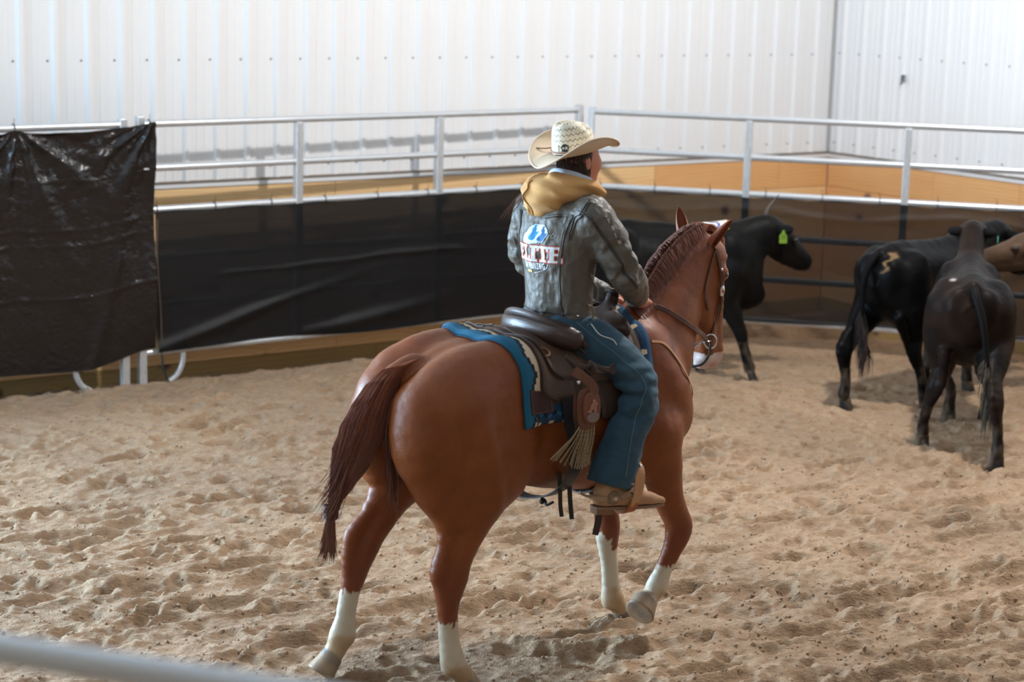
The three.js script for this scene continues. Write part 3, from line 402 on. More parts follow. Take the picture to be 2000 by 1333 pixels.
// head axes: f forward of the face, u up, r to its right
const hp = (f, u, r = 0) => ((u *= u < 0 ? 0.965 : 1), (f += u * 0.13), [POLL[0] + headDir[0] * f - headDir[1] * r, POLL[1] + u, POLL[2] + headDir[1] * f + headDir[0] * r]);
{
  const b = horseB;
  b.trunk([[-0.07, 1.24, 1.08, 0.05], [0.0, 1.335, 0.98, 0.15], [0.1, 1.395, 0.92, 0.225], [0.22, 1.445, 0.88, 0.265], [0.36, 1.468, 0.855, 0.28], [0.5, 1.455, 0.83, 0.275], [0.66, 1.425, 0.785, 0.28], [0.84, 1.405, 0.745, 0.285], [1.0, 1.415, 0.725, 0.275], [1.13, 1.455, 0.725, 0.25], [1.25, 1.47, 0.745, 0.235], [1.35, 1.42, 0.79, 0.205], [1.43, 1.33, 0.84, 0.165], [1.50, 1.22, 0.9, 0.11], [1.525, 1.12, 0.98, 0.06]], 0.06);
  // withers and crest of the neck
  b.limb([[0.98, 1.38, 0, 0.06], [1.18, 1.425, 0, 0.075], [1.32, 1.46, 0, 0.08]], 0.1, 3, 1.3);
  b.limb([[1.33, 1.24, 0, 0.255, 1.5], [1.42, 1.40, -0.01, 0.215, 1.75], [1.515, 1.545, -0.025, 0.168, 1.72], [1.60, 1.66, -0.04, 0.135, 1.55], [1.66, 1.735, -0.052, 0.10, 1.3]], 0.07, 4);
  // breast muscles, shoulders
  for (const s of [-1, 1]) {
    b.ball([1.425, 1.04, 0.085 * s], [0.11, 0.16, 0.09], 0.06, 0.2);
    b.limb([[1.22, 1.36, 0.12 * s, 0.10], [1.33, 1.16, 0.15 * s, 0.115], [1.38, 1.02, 0.145 * s, 0.095]], 0.07, 3, 1.3);
    b.limb([[1.22, 1.02, 0.17 * s, 0.11], [1.24, 0.88, 0.16 * s, 0.095]], 0.07, 2, 1.2);
    // croup muscles with the groove of the spine between them
    b.ball([0.27, 1.285, 0.155 * s], [0.34, 0.19, 0.155], 0.035, 0.14);
  }
  // near (right) haunch, hind leg under the body
  b.limb([[0.17, 1.20, 0.165, 0.205], [0.20, 1.02, 0.19, 0.20], [0.235, 0.88, 0.205, 0.155]], 0.05, 3, 1.08);
  b.limb([[0.02, 1.22, 0.13, 0.125], [0.0, 1.08, 0.165, 0.125], [0.07, 0.92, 0.19, 0.115], [0.12, 0.80, 0.205, 0.085]], 0.035, 3, 1.0);
  b.limb([[0.34, 1.20, 0.19, 0.15], [0.40, 1.04, 0.215, 0.135], [0.375, 0.91, 0.215, 0.115]], 0.05, 3, 1.15);
  b.limb([[0.30, 0.93, 0.21, 0.135], [0.225, 0.78, 0.218, 0.098], [0.175, 0.655, 0.217, 0.072], [0.152, 0.57, 0.214, 0.06], [0.142, 0.51, 0.212, 0.058], [0.13, 0.45, 0.209, 0.048], [0.126, 0.39, 0.206, 0.038], [0.132, 0.30, 0.204, 0.033], [0.152, 0.20, 0.201, 0.036], [0.168, 0.125, 0.198, 0.046]], 0.045, 3, 1.06);
  b.limb([[0.115, 0.78, 0.21, 0.05], [0.088, 0.645, 0.214, 0.03], [0.064, 0.55, 0.213, 0.034], [0.09, 0.47, 0.21, 0.036], [0.106, 0.38, 0.206, 0.026], [0.122, 0.21, 0.2, 0.024], [0.137, 0.12, 0.197, 0.032]], 0.03, 3);
  b.limb([[0.168, 0.12, 0.198, 0.046], [0.20, 0.085, 0.197, 0.042], [0.232, 0.05, 0.196, 0.042]], 0.02, 2);
  b.cone([0.225, 0.055, 0.195], [0.262, -0.025, 0.194], 0.045, 0.064, 0.008, 0.012);
  // far (left) hind leg stretched out behind
  b.limb([[0.17, 1.20, -0.165, 0.205], [0.16, 1.02, -0.18, 0.19], [0.14, 0.88, -0.16, 0.13]], 0.05, 3, 1.08);
  b.limb([[0.02, 1.22, -0.13, 0.125], [-0.01, 1.08, -0.155, 0.12], [0.03, 0.93, -0.16, 0.10]], 0.035, 3);
  b.limb([[0.33, 1.20, -0.19, 0.15], [0.35, 1.04, -0.21, 0.13], [0.27, 0.90, -0.19, 0.11]], 0.05, 3, 1.15);
  b.limb([[0.17, 0.93, -0.155, 0.125], [0.085, 0.80, -0.152, 0.088], [0.03, 0.705, -0.154, 0.064], [-0.022, 0.63, -0.158, 0.058], [-0.05, 0.575, -0.162, 0.058], [-0.075, 0.51, -0.166, 0.049], [-0.093, 0.44, -0.17, 0.038], [-0.108, 0.38, -0.172, 0.031], [-0.128, 0.27, -0.175, 0.033], [-0.14, 0.20, -0.18, 0.046]], 0.045, 3, 1.06);
  b.limb([[0.03, 0.83, -0.15, 0.045], [-0.055, 0.715, -0.152, 0.028], [-0.115, 0.645, -0.157, 0.032], [-0.13, 0.56, -0.162, 0.03], [-0.125, 0.44, -0.17, 0.025], [-0.158, 0.26, -0.176, 0.024], [-0.173, 0.195, -0.18, 0.034]], 0.03, 3);
  b.limb([[-0.14, 0.20, -0.18, 0.046], [-0.166, 0.155, -0.184, 0.042], [-0.195, 0.115, -0.187, 0.043]], 0.02, 2);
  b.cone([-0.188, 0.12, -0.187], [-0.25, 0.045, -0.191], 0.046, 0.064, 0.008, 0.012);
  // near (right) foreleg lifted, the hoof turned back
  b.limb([[1.27, 0.98, 0.165, 0.125], [1.31, 0.84, 0.163, 0.098], [1.345, 0.735, 0.158, 0.08], [1.39, 0.635, 0.153, 0.067], [1.437, 0.555, 0.149, 0.058], [1.466, 0.505, 0.145, 0.056], [1.468, 0.452, 0.14, 0.045], [1.44, 0.38, 0.136, 0.03], [1.412, 0.325, 0.132, 0.027], [1.378, 0.26, 0.129, 0.036], [1.362, 0.232, 0.127, 0.041]], 0.05, 3, 1.02);
  b.limb([[1.425, 0.50, 0.145, 0.03], [1.412, 0.42, 0.139, 0.024], [1.375, 0.33, 0.132, 0.02], [1.337, 0.245, 0.128, 0.03]], 0.025, 3);
  b.limb([[1.362, 0.232, 0.127, 0.041], [1.33, 0.197, 0.125, 0.036], [1.30, 0.172, 0.124, 0.04]], 0.02, 2);
  b.cone([1.312, 0.182, 0.118], [1.24, 0.132, 0.148], 0.048, 0.07, 0.008, 0.012, 0.88, [-0.52, 0.85, 0]);
  b.ball([1.262, 0.185, 0.127], [0.03, 0.03, 0.045], 0.02);
  // far (left) foreleg carrying weight
  b.limb([[1.27, 0.98, -0.16, 0.12], [1.26, 0.82, -0.145, 0.09], [1.252, 0.68, -0.13, 0.066], [1.25, 0.56, -0.122, 0.053], [1.262, 0.475, -0.122, 0.053], [1.27, 0.42, -0.123, 0.047], [1.283, 0.34, -0.124, 0.033], [1.303, 0.24, -0.126, 0.028], [1.318, 0.14, -0.127, 0.036], [1.325, 0.105, -0.128, 0.042]], 0.05, 3);
  b.limb([[1.235, 0.42, -0.123, 0.027], [1.262, 0.3, -0.125, 0.019], [1.282, 0.16, -0.127, 0.022], [1.294, 0.10, -0.128, 0.033]], 0.025, 3);
  b.limb([[1.325, 0.105, -0.128, 0.042], [1.355, 0.065, -0.129, 0.037], [1.38, 0.04, -0.13, 0.04]], 0.02, 2);
  b.cone([1.372, 0.045, -0.13], [1.405, -0.03, -0.13], 0.042, 0.06, 0.008, 0.012);
  // head
  b.ball(hp(0.055, -0.09), [0.105, 0.11, 0.088], 0.05, 0, -HEAD_TURN);
  b.limb([[...hp(0.085, -0.10), 0.092], [...hp(0.125, -0.24), 0.078], [...hp(0.175, -0.40), 0.06], [...hp(0.205, -0.53), 0.056], [...hp(0.205, -0.585), 0.05]], 0.03, 3);
  for (const s of [-1, 1]) {
    b.ball(hp(0.025, -0.255, 0.048 * s), [0.105, 0.135, 0.042], 0.035, 0.2, -HEAD_TURN);
    b.limb([[...hp(0.03, -0.32, 0.04 * s), 0.055], [...hp(0.12, -0.46, 0.03 * s), 0.042], [...hp(0.16, -0.58, 0.022 * s), 0.033]], 0.03, 3);
    b.ball(hp(0.118, -0.175, 0.082 * s), [0.036, 0.03, 0.024], 0.025, 0, -HEAD_TURN);                  // brow and eye socket
    b.limb([[...hp(0.135, -0.25, 0.072 * s), 0.014], [...hp(0.165, -0.36, 0.06 * s), 0.012]], 0.02, 2); // facial crest
    b.ball(hp(0.232, -0.575, 0.034 * s), [0.028, 0.034, 0.022], 0.022, 0, -HEAD_TURN);                 // nostril
  }
  b.ball(hp(0.205, -0.615), [0.05, 0.035, 0.048], 0.03, 0, -HEAD_TURN);
  b.ball(hp(0.155, -0.625), [0.035, 0.026, 0.034], 0.025, 0, -HEAD_TURN);
  for (const s of [-1, 1]) { b.ball(hp(0.252, -0.575, 0.042 * s), [0.012, 0.016, 0.01], 0.01, 0, -HEAD_TURN, true); }
  // the cleft under the tail and between the thighs
  b.limb([[0.075, 1.375, 0, 0.05], [0.02, 1.37, 0, 0.042], [-0.05, 1.345, -0.005, 0.034]], 0.035, 2);
  b.cut((x, y, z) => { const yy = clamp(y, 0.95, 1.27); return Math.hypot((x + 0.13) * 0.42, y - yy, z * 1.4) - 0.05; }, [-0.12, 1.1, 0], 0.42, 0.05);
  // muscle lines of the haunch and gaskin
  b.warp((x, y, z) => { let v = 0.004 * noise(x * 9, y * 9, z * 9) + 0.0012 * noise(x * 30, y * 30, z * 30); if (x < 0.6 && y > 0.6) { const a = x - (0.235 - 0.22 * (y - 1.0)), c = x - (0.09 + 0.25 * (y - 1.0)), m = sstep(0.74, 0.88, y) * sstep(1.28, 1.1, y) * sstep(0.12, 0.2, Math.abs(z)); v += m * (-0.009 * Math.exp(-(a * a) / 0.0012) + 0.007 * Math.exp(-((a - 0.055) ** 2) / 0.0009) + 0.006 * Math.exp(-(c * c) / 0.0008)); } return v; });
}
const COAT = [0.168, 0.038, 0.005], COAT_DARK = [0.10, 0.022, 0.009], WHITE_HAIR = [0.52, 0.45, 0.35], HOOF = [0.16, 0.13, 0.105], DUST = [0.38, 0.25, 0.14], MUDDY = [0.45, 0.30, 0.16];
const mix3 = (a, b, t) => [lerp(a[0], b[0], t), lerp(a[1], b[1], t), lerp(a[2], b[2], t)];
function horseColor(x, y, z) {
  let c = COAT; const n = noise(x * 14, y * 14, z * 14), n2 = noise(x * 45, y * 12, z * 45), n3 = noise(x * 5, y * 5, z * 5);
  c = mix3(c, [0.205, 0.053, 0.009], clamp(0.5 + n3 * 0.9) * 0.55);
  c = c.map((v) => v * (1 + 0.10 * n));
  // which leg, its stocking top and hoof line
  const legs = [[z > 0 && x < 0.6, 0.325, 0.05, 0.40, [0.22, 0.05]], [z < 0 && x < 0.6, 0.405, 0.05, 0.46, [-0.185, 0.12]], [z > 0 && x > 0.9, 0.335, 0.04, 0.5, [1.305, 0.175]], [z < 0 && x > 0.9, 0.385, 0.06, 0.46, [1.37, 0.05]]];
  for (let i = 0; i < 4; i++) {
    const [on, top, jag, dark] = legs[i]; if (!on || y > 0.62) continue;
    c = mix3(c, [0.135, 0.03, 0.012], sstep(0.66, 0.5, y) * (0.55 + 0.3 * n));
    const edge = top + jag * 0.7 * n2 + 0.02 * noise(x * 120, y * 20, z * 120) + (i === 3 ? (x - 1.27) * -0.9 : 0);
    if (y < edge) c = mix3(WHITE_HAIR, DUST, clamp(0.06 + 0.3 * noise(x * 25, y * 12, z * 25) + 0.9 * sstep(0.2, 0.1, y + 0.06 * noise(x * 20, y * 20, z * 20) - (i === 1 ? 0.08 : i === 2 ? 0.06 : 0))));
    const hd = i === 0 ? (x - 0.215) * 0.5 - (y - 0.055) : i === 1 ? -(x + 0.185) * 0.75 - (y - 0.118) * 0.75 : i === 2 ? -(x - 1.312) * 0.8 - (y - 0.18) * 0.6 : (x - 1.365) * 0.5 - (y - 0.045);
    if (hd > 0 && (i !== 0 || x > 0.17) && (i !== 1 || x < -0.15) && (i !== 2 || x < 1.34) && (i !== 3 || x > 1.33)) c = mix3(HOOF, DUST, clamp(0.45 + n * 0.8));
  }
  // muzzle: white chin and pink grey lips; a blaze on the face
  const u = y - POLL[1], f = (x - POLL[0]) * headDir[0] + (z - POLL[2]) * headDir[1] - u * 0.13, r = -(x - POLL[0]) * headDir[1] + (z - POLL[2]) * headDir[0];
  if (x > 1.5 && u < -0.05 && u > -0.68 && f > -0.02) {
    if (u < -0.545 + 0.02 * n) c = mix3([0.62, 0.52, 0.48], [0.42, 0.22, 0.19], clamp(0.5 + 1.4 * n + (f - 0.2) * 6));
    if (f > 0.13 - u * 0.13 && Math.abs(r) < 0.03 + 0.012 * n) c = WHITE_HAIR;
  }
  if (x < 0.05 && x > -0.2 && Math.abs(z) < 0.035 && y > 0.95 && y < 1.36) c = mix3(c, [0.04, 0.022, 0.018], 0.85);  // dark skin under the tail
  if (y < 0.7 && y > 0.55 && x < 0.1 && z < 0) c = mix3(c, COAT_DARK, 0.3 * clamp(0.5 + n));
  return c;
}
const M_COAT = new THREE.MeshPhysicalMaterial({ vertexColors: true, bumpMap: repeat(dataTex(512, 512, (u, v) => 0.6 * tnoise(u, v, 220, 60, 3) + 0.4 * tfbm(u, v, 60, 24, 3, 6)), 5, 5), bumpScale: 0.0011, roughness: 0.45, specularIntensity: 0.7, sheen: 0.04, sheenColor: new THREE.Color(0.55, 0.28, 0.16), sheenRoughness: 0.4, name: 'chestnut_coat' });
const horse = thing('horse', 'chestnut horse with white stockings trotting under the rider', 'horse', HORSE_AT, HORSE_TURN);
mesh('body', horseB.mesh([-0.36, -0.06, -0.43], [2.02, 1.96, 0.43], 0.0075, { color: horseColor }), M_COAT, horse);
// ears: cupped leaves set on the poll
function ear(base, tip, open, w, mat, parent, name = 'ear') {
  const b = V(...base), t = V(...tip), ax = t.clone().sub(b), L = ax.length(); ax.normalize(); const o = V(...open).normalize(), side = ax.clone().cross(o).normalize(), front = side.clone().cross(ax).normalize(), P = [], I = [], n = 14, m = 10;
  for (let sh = 0; sh < 2; sh++) for (let i = 0; i <= n; i++) { const v = i / n, rr = w * (0.62 + 0.75 * v - 0.2 * v * v) * Math.pow(Math.max(1 - v, 0), 0.62) * 1.15 + 0.0015, ga = lerp(2.75, 1.7, v); for (let j = 0; j <= m; j++) { const a = lerp(-ga, ga, j / m), R = rr - (sh ? 0.0045 : 0); const p = b.clone().addScaledVector(ax, v * L).addScaledVector(front, -Math.cos(a) * R * 0.8 + (v * v) * 0.012).addScaledVector(side, Math.sin(a) * R); P.push(p.x, p.y, p.z); } }
  const q = (n + 1) * (m + 1), id = (s, i, j) => s * q + i * (m + 1) + j;
  for (let i = 0; i < n; i++) for (let j = 0; j < m; j++) { I.push(id(0, i, j), id(0, i, j + 1), id(0, i + 1, j), id(0, i, j + 1), id(0, i + 1, j + 1), id(0, i + 1, j)); I.push(id(1, i, j), id(1, i + 1, j), id(1, i, j + 1), id(1, i, j + 1), id(1, i + 1, j), id(1, i + 1, j + 1)); }
  for (let i = 0; i < n; i++) for (const j of [0, m]) I.push(id(0, i, j), id(0, i + 1, j), id(1, i, j), id(1, i, j), id(0, i + 1, j), id(1, i + 1, j));
  const g = new THREE.BufferGeometry(); g.setAttribute('position', new THREE.Float32BufferAttribute(P, 3)); g.setIndex(I); g.computeVertexNormals(); return mesh(name, g, mat, parent);
}
const M_EAR = new THREE.MeshPhysicalMaterial({ color: new THREE.Color(0.25, 0.065, 0.025), roughness: 0.6, side: THREE.DoubleSide, sheen: 0.3, sheenColor: new THREE.Color(0.5, 0.25, 0.15) });
ear(hp(0.015, -0.045, 0.066), hp(0.04, 0.10, 0.155), [0.2, 0.2, 1], 0.035, M_EAR, horse);
ear(hp(0.01, -0.035, -0.066), hp(0.0, 0.12, -0.125), [-0.5, 0.1, 0.75], 0.039, M_EAR, horse);
// eyes
const M_EYE = new THREE.MeshPhysicalMaterial({ color: new THREE.Color(0.008, 0.005, 0.004), roughness: 0.08, clearcoat: 1 });
for (const s of [-1, 1]) mesh('eye', xf(new THREE.SphereGeometry(0.02, 16, 12), hp(0.128, -0.182, 0.092 * s)), M_EYE, horse);

// hair: many thin tapered strands, three-sided
function strands(list, seg = 9, sides = 3) {
  const P = [], C = [], I = []; let base = 0; const q = V(), tg = V(), s1 = V(), s2 = V(), ref = V(0.31, 0.2, 0.93);
  for (const { pts, r, col } of list) {
    const c = curve(pts);
    for (let i = 0; i <= seg; i++) {
      c.getPoint(i / seg, q); c.getTangent(i / seg, tg); s1.copy(tg).cross(ref).normalize(); s2.copy(s1).cross(tg).normalize(); const rr = r * (i === seg ? 0.08 : 1 - 0.55 * (i / seg) * (i / seg));
      for (let j = 0; j < sides; j++) { const a = j / sides * Math.PI * 2; P.push(q.x + (s1.x * Math.cos(a) + s2.x * Math.sin(a)) * rr, q.y + (s1.y * Math.cos(a) + s2.y * Math.sin(a)) * rr, q.z + (s1.z * Math.cos(a) + s2.z * Math.sin(a)) * rr); const k = Array.isArray(col[0]) ? mix3(col[0], col[1], i / seg) : col; C.push(...k); }
    }
    for (let i = 0; i < seg; i++) for (let j = 0; j < sides; j++) { const a = base + i * sides + j, b = base + i * sides + (j + 1) % sides; I.push(a, b, a + sides, b, b + sides, a + sides); }
    base += (seg + 1) * sides;
  }
  const g = new THREE.BufferGeometry(); g.setAttribute('position', new THREE.Float32BufferAttribute(P, 3)); g.setAttribute('color', new THREE.Float32BufferAttribute(C, 3)); g.setIndex(I); g.computeVertexNormals(); return g;
}
const M_HAIR = new THREE.MeshPhysicalMaterial({ vertexColors: true, roughness: 0.42, specularIntensity: 0.8, sheen: 0.3, sheenColor: new THREE.Color(0.5, 0.3, 0.28), sheenRoughness: 0.4 });
{ // tail: full and swept to the far side, tied in a knot near the end
  const R = rngMake(77), list = [];
  const spine = [[0.075, 1.398, 0], [-0.04, 1.362, 0], [-0.098, 1.28, -0.01], [-0.145, 1.17, -0.02], [-0.182, 1.06, -0.03], [-0.212, 0.955, -0.042], [-0.248, 0.87, -0.053], [-0.283, 0.795, -0.063]], rad = [0.05, 0.07, 0.092, 0.112, 0.112, 0.084, 0.046, 0.016];
  for (let i = 0; i < 3000; i++) {
    const a = R() * Math.PI * 2, q = Math.sqrt(R()), start = R() < 0.6 ? 0 : R() < 0.7 ? 1 : 2, pts = [], wob = (R() - 0.5) * 0.05, tw = (R() - 0.5) * 1.2;
    for (let k = start; k < spine.length; k++) { const r0 = rad[k] * (k === start ? (k ? 0.5 : 0.95) : k < 2 ? Math.max(q, 0.75) : q), an = a + tw * k / 7; pts.push(V(spine[k][0] + Math.cos(an) * r0 * 0.95 + wob * (k % 2 ? 1 : -1) * 0.4, spine[k][1] + Math.sin(an) * r0 * 0.28, spine[k][2] + Math.sin(an) * r0 * 0.72)); }
    const t = R(), c0 = mix3([0.27, 0.066, 0.018], [0.16, 0.045, 0.024], t), c1 = mix3([0.26, 0.115, 0.098], [0.11, 0.05, 0.044], R());
    list.push({ pts, r: 0.0009 + R() * 0.0007, col: [c0, R() < 0.06 ? [0.4, 0.2, 0.1] : c1] });
  }
  for (let i = 0; i < 330; i++) { // loose locks that fall free of the knot, most of them inside, on the near side
    const inner = R() < 0.6, x0 = inner ? 0.0 + R() * 0.03 : -0.09, s = R(), L = inner ? 0.25 + R() * 0.2 : 0.2 + R() * 0.16;
    const p0 = inner ? V(-0.03 - R() * 0.05, 1.27 - R() * 0.12, 0.045 + R() * 0.03) : V(-0.16 - R() * 0.06, 1.14 - R() * 0.08, -0.02 + R() * 0.05 - 0.03);
    const dx = inner ? 0.035 * (s - 0.55) : -0.08 - 0.07 * s, pts = [p0, p0.clone().add(V(dx * 0.3 - 0.02, -L * 0.35, 0.01 * s)), p0.clone().add(V(dx * 0.7 - (inner ? 0.01 : 0.02), -L * 0.72, 0.02 * s)), p0.clone().add(V(dx * 1.2, -L, 0.03 * (R() - 0.5)))];
    list.push({ pts, r: 0.0011 + R() * 0.0007, col: [mix3([0.16, 0.045, 0.025], [0.08, 0.03, 0.025], R()), R() < 0.2 ? [0.42, 0.22, 0.12] : [0.12, 0.04, 0.03]] });
  }
  for (let i = 0; i < 300; i++) { // brush below the knot
    const a = R() * Math.PI * 2, q = Math.sqrt(R()), L = 0.13 + R() * 0.09;
    list.push({ pts: [V(-0.285 + Math.cos(a) * 0.012, 0.785, -0.065 + Math.sin(a) * 0.012), V(-0.284 + Math.cos(a) * 0.022 * q, 0.735, -0.068 + Math.sin(a) * 0.022 * q), V(-0.284 + Math.cos(a) * 0.026 * q, 0.785 - L * 0.65, -0.072 + Math.sin(a) * 0.034 * q), V(-0.278 + Math.cos(a) * 0.04 * q - 0.02 * R(), 0.785 - L, -0.078 + Math.sin(a) * 0.04 * q)], r: 0.0012 + R() * 0.0006, col: [[0.14, 0.04, 0.028], [0.22, 0.09, 0.06]] });
  }
  for (let i = 0; i < 90; i++) { // hair wound round the knot
    const pts = [], ph = R() * 6.28, hh = (R() - 0.5) * 0.045, rr = 0.027 + R() * 0.006; for (let k = 0; k < 8; k++) { const a = ph + k * 0.7; pts.push(V(-0.285 + Math.cos(a) * rr, 0.79 + hh + Math.sin(a * 0.5) * 0.01, -0.064 + Math.sin(a) * rr)); } list.push({ pts, r: 0.002, col: [[0.09, 0.03, 0.024], [0.12, 0.04, 0.03]] });
  }
  const tail = mesh('tail', strands(list), M_HAIR, horse);
  tag(tail, 'long chestnut tail tied in a knot'); mesh('dock', merge([tube(spine.slice(0, 4).map((p) => [p[0] + 0.01, p[1] - 0.01, p[2]]), 0.022, 12, 8)]), new THREE.MeshStandardMaterial({ color: new THREE.Color(0.12, 0.035, 0.015), roughness: 0.8 }), horse);
}
{ // mane: combed over the crest to the near side; forelock between the ears
  const R = rngMake(78), list = [], crest = curve([[1.235, 1.50, 0], [1.32, 1.592, -0.005], [1.385, 1.66, -0.013], [1.45, 1.727, -0.022], [1.535, 1.782, -0.033], [1.62, 1.822, -0.045], [1.69, 1.835, -0.055]]);
  for (let i = 0; i < 3600; i++) {
    const t = R(), o = crest.getPoint(t), tg = crest.getTangent(t), out = V(-tg.y, tg.x, 0).normalize(), s = R() < 0.74 ? 1 : -1, p0 = V(o.x, o.y, o.z + s * R() * 0.012).addScaledVector(out, -0.03);
    const L = (0.05 + 0.06 * R()) * (s > 0 ? 1 : 0.7), pts = [p0]; let p = p0.clone().addScaledVector(out, 0.045 + 0.016 * R()); p.z += s * 0.018; pts.push(p);
    const sl = 0.10 + 0.3 * R() - 0.12;
    for (let k = 1; k <= 3; k++) { const q = p.clone().add(V(-tg.x * sl * L * 0.34 + tg.y * L * 0.17, -L * 0.33 * (tg.x * 0.9 + 0.25), s * (0.026 - 0.006 * k))); const d = horseB.d(q.x, q.y, q.z); if (d < 0.004 + 0.006 * R()) q.addScaledVector(horseB.grad(q.x, q.y, q.z, 0.006), 0.006 - d); pts.push(q); p = q; }
    const c = mix3([0.15, 0.046, 0.024], [0.23, 0.08, 0.05], R()); list.push({ pts, r: 0.0008 + 0.0007 * R(), col: [mix3(c, [0.13, 0.035, 0.018], 0.5), c] });
  }
  for (let i = 0; i < 300; i++) { const a = (R() - 0.5), p0 = V(...hp(0.0 + 0.02 * R(), 0.01, a * 0.07)), up = 0.012 + 0.03 * R(); list.push({ pts: [p0, V(...hp(0.035, 0.02 + up, a * 0.09)), V(...hp(0.1 + 0.03 * R(), up - 0.03, a * 0.12)), V(...hp(0.15 + 0.02 * R(), -0.10 - 0.1 * R(), a * 0.12))], r: 0.0013, col: [[0.28, 0.09, 0.04], [0.34, 0.13, 0.07]] }); }
  tag(mesh('mane', strands(list, 7), M_HAIR, horse), 'short reddish mane combed over the crest');
}
console.log('horse built', Math.round(performance.now()));
// ------------------------------------------------------------------ saddle pad, saddle, pouch, bridle (all in the horse's axes)
const backB = new Body(); backB.list.push(...horseB.list.slice(0, 14)); backB.act = backB.list;
// point on the horse's barrel: x along, phi from the spine down the right side (negative: left), lifted by off
const wrapMemo = new Map();
function wrap(x, phi, off) { const key = Math.round(x * 500) * 4096 + Math.round((phi + 2) * 400), o = V(x, 1.10, 0), d = V(0, Math.cos(phi), Math.sin(phi)); let p = wrapMemo.get(key); if (!p) { backB.near(x, 1.2, 0, 0.4); p = backB.hit(o, d, 0.6); wrapMemo.set(key, p); backB.act = backB.list; } return p.clone().addScaledVector(d, off); }
// a shell over the barrel: edges(phi) gives [x0, x1] for phi from -P to P, thick t, lifted by off
function shell(P, edges, off, t, nu, nv, puff = 0.004) {
  const pos = [], uv = [], I = [], m = nv + 1;
  for (let k = 0; k < 2; k++) for (let i = 0; i <= nu; i++) for (let j = 0; j <= nv; j++) {
    const phi = lerp(-P, P, i / nu), [x0, x1] = edges(phi), e = Math.min(i / nu, 1 - i / nu, j / nv, 1 - j / nv), round = Math.sqrt(clamp(e / 0.03)), p = wrap(lerp(x0, x1, j / nv), phi, off + (k ? 0 : t * (0.35 + 0.65 * round) + puff * round)); pos.push(p.x, p.y, p.z); uv.push(lerp(x0, x1, j / nv), phi * 0.33);
  }
  const q = (nu + 1) * m; for (let i = 0; i < nu; i++) for (let j = 0; j < nv; j++) { const a = i * m + j, b = a + 1, c = a + m, d = c + 1; I.push(a, c, b, b, c, d, a + q, b + q, c + q, b + q, d + q, c + q); }
  const rim = (a, b) => I.push(a, b, a + q, b, b + q, a + q); for (let i = 0; i < nu; i++) { rim(i * m, (i + 1) * m); rim((i + 1) * m + nv, i * m + nv); } for (let j = 0; j < nv; j++) { rim(j + 1, j); rim(nu * m + j, nu * m + j + 1); }
  const g = new THREE.BufferGeometry(); g.setAttribute('position', new THREE.Float32BufferAttribute(pos, 3)); g.setAttribute('uv', new THREE.Float32BufferAttribute(uv, 2)); g.setIndex(I); g.computeVertexNormals(); return g;
}
const leatherBump = dataTex(512, 512, (u, v) => { const a = Math.abs(tfbm(u, v, 24, 24, 3, 5) - 0.5) * 2; return 0.55 + 0.45 * a - 0.2 * tnoise(u, v, 160, 160, 3); });
const leather = (r, g, b, rough = 0.5, extra = {}) => new THREE.MeshPhysicalMaterial({ color: srgb(r, g, b), roughness: rough, specularIntensity: 0.6, bumpMap: repeat(leatherBump, 4, 4), bumpScale: 0.0012, ...extra });
const M_SADDLE = leather(80, 59, 46, 0.55), M_SADDLE_DARK = leather(62, 45, 38, 0.38, { clearcoat: 0.25, clearcoatRoughness: 0.3 }), M_STRAP = leather(58, 43, 35, 0.5), M_BLACKLEATHER = leather(40, 38, 38, 0.45), M_POUCH = leather(98, 62, 46, 0.55), M_TAN = leather(176, 130, 92, 0.6), M_REIN = leather(82, 50, 38, 0.5), M_RAWHIDE = leather(150, 84, 44, 0.55);
const M_SILVER = new THREE.MeshPhysicalMaterial({ color: srgb(205, 205, 205), metalness: 0.95, roughness: 0.25 });
const M_CORD = new THREE.MeshStandardMaterial({ color: srgb(140, 120, 92), roughness: 0.9 });
const P_PAD = 1.47;
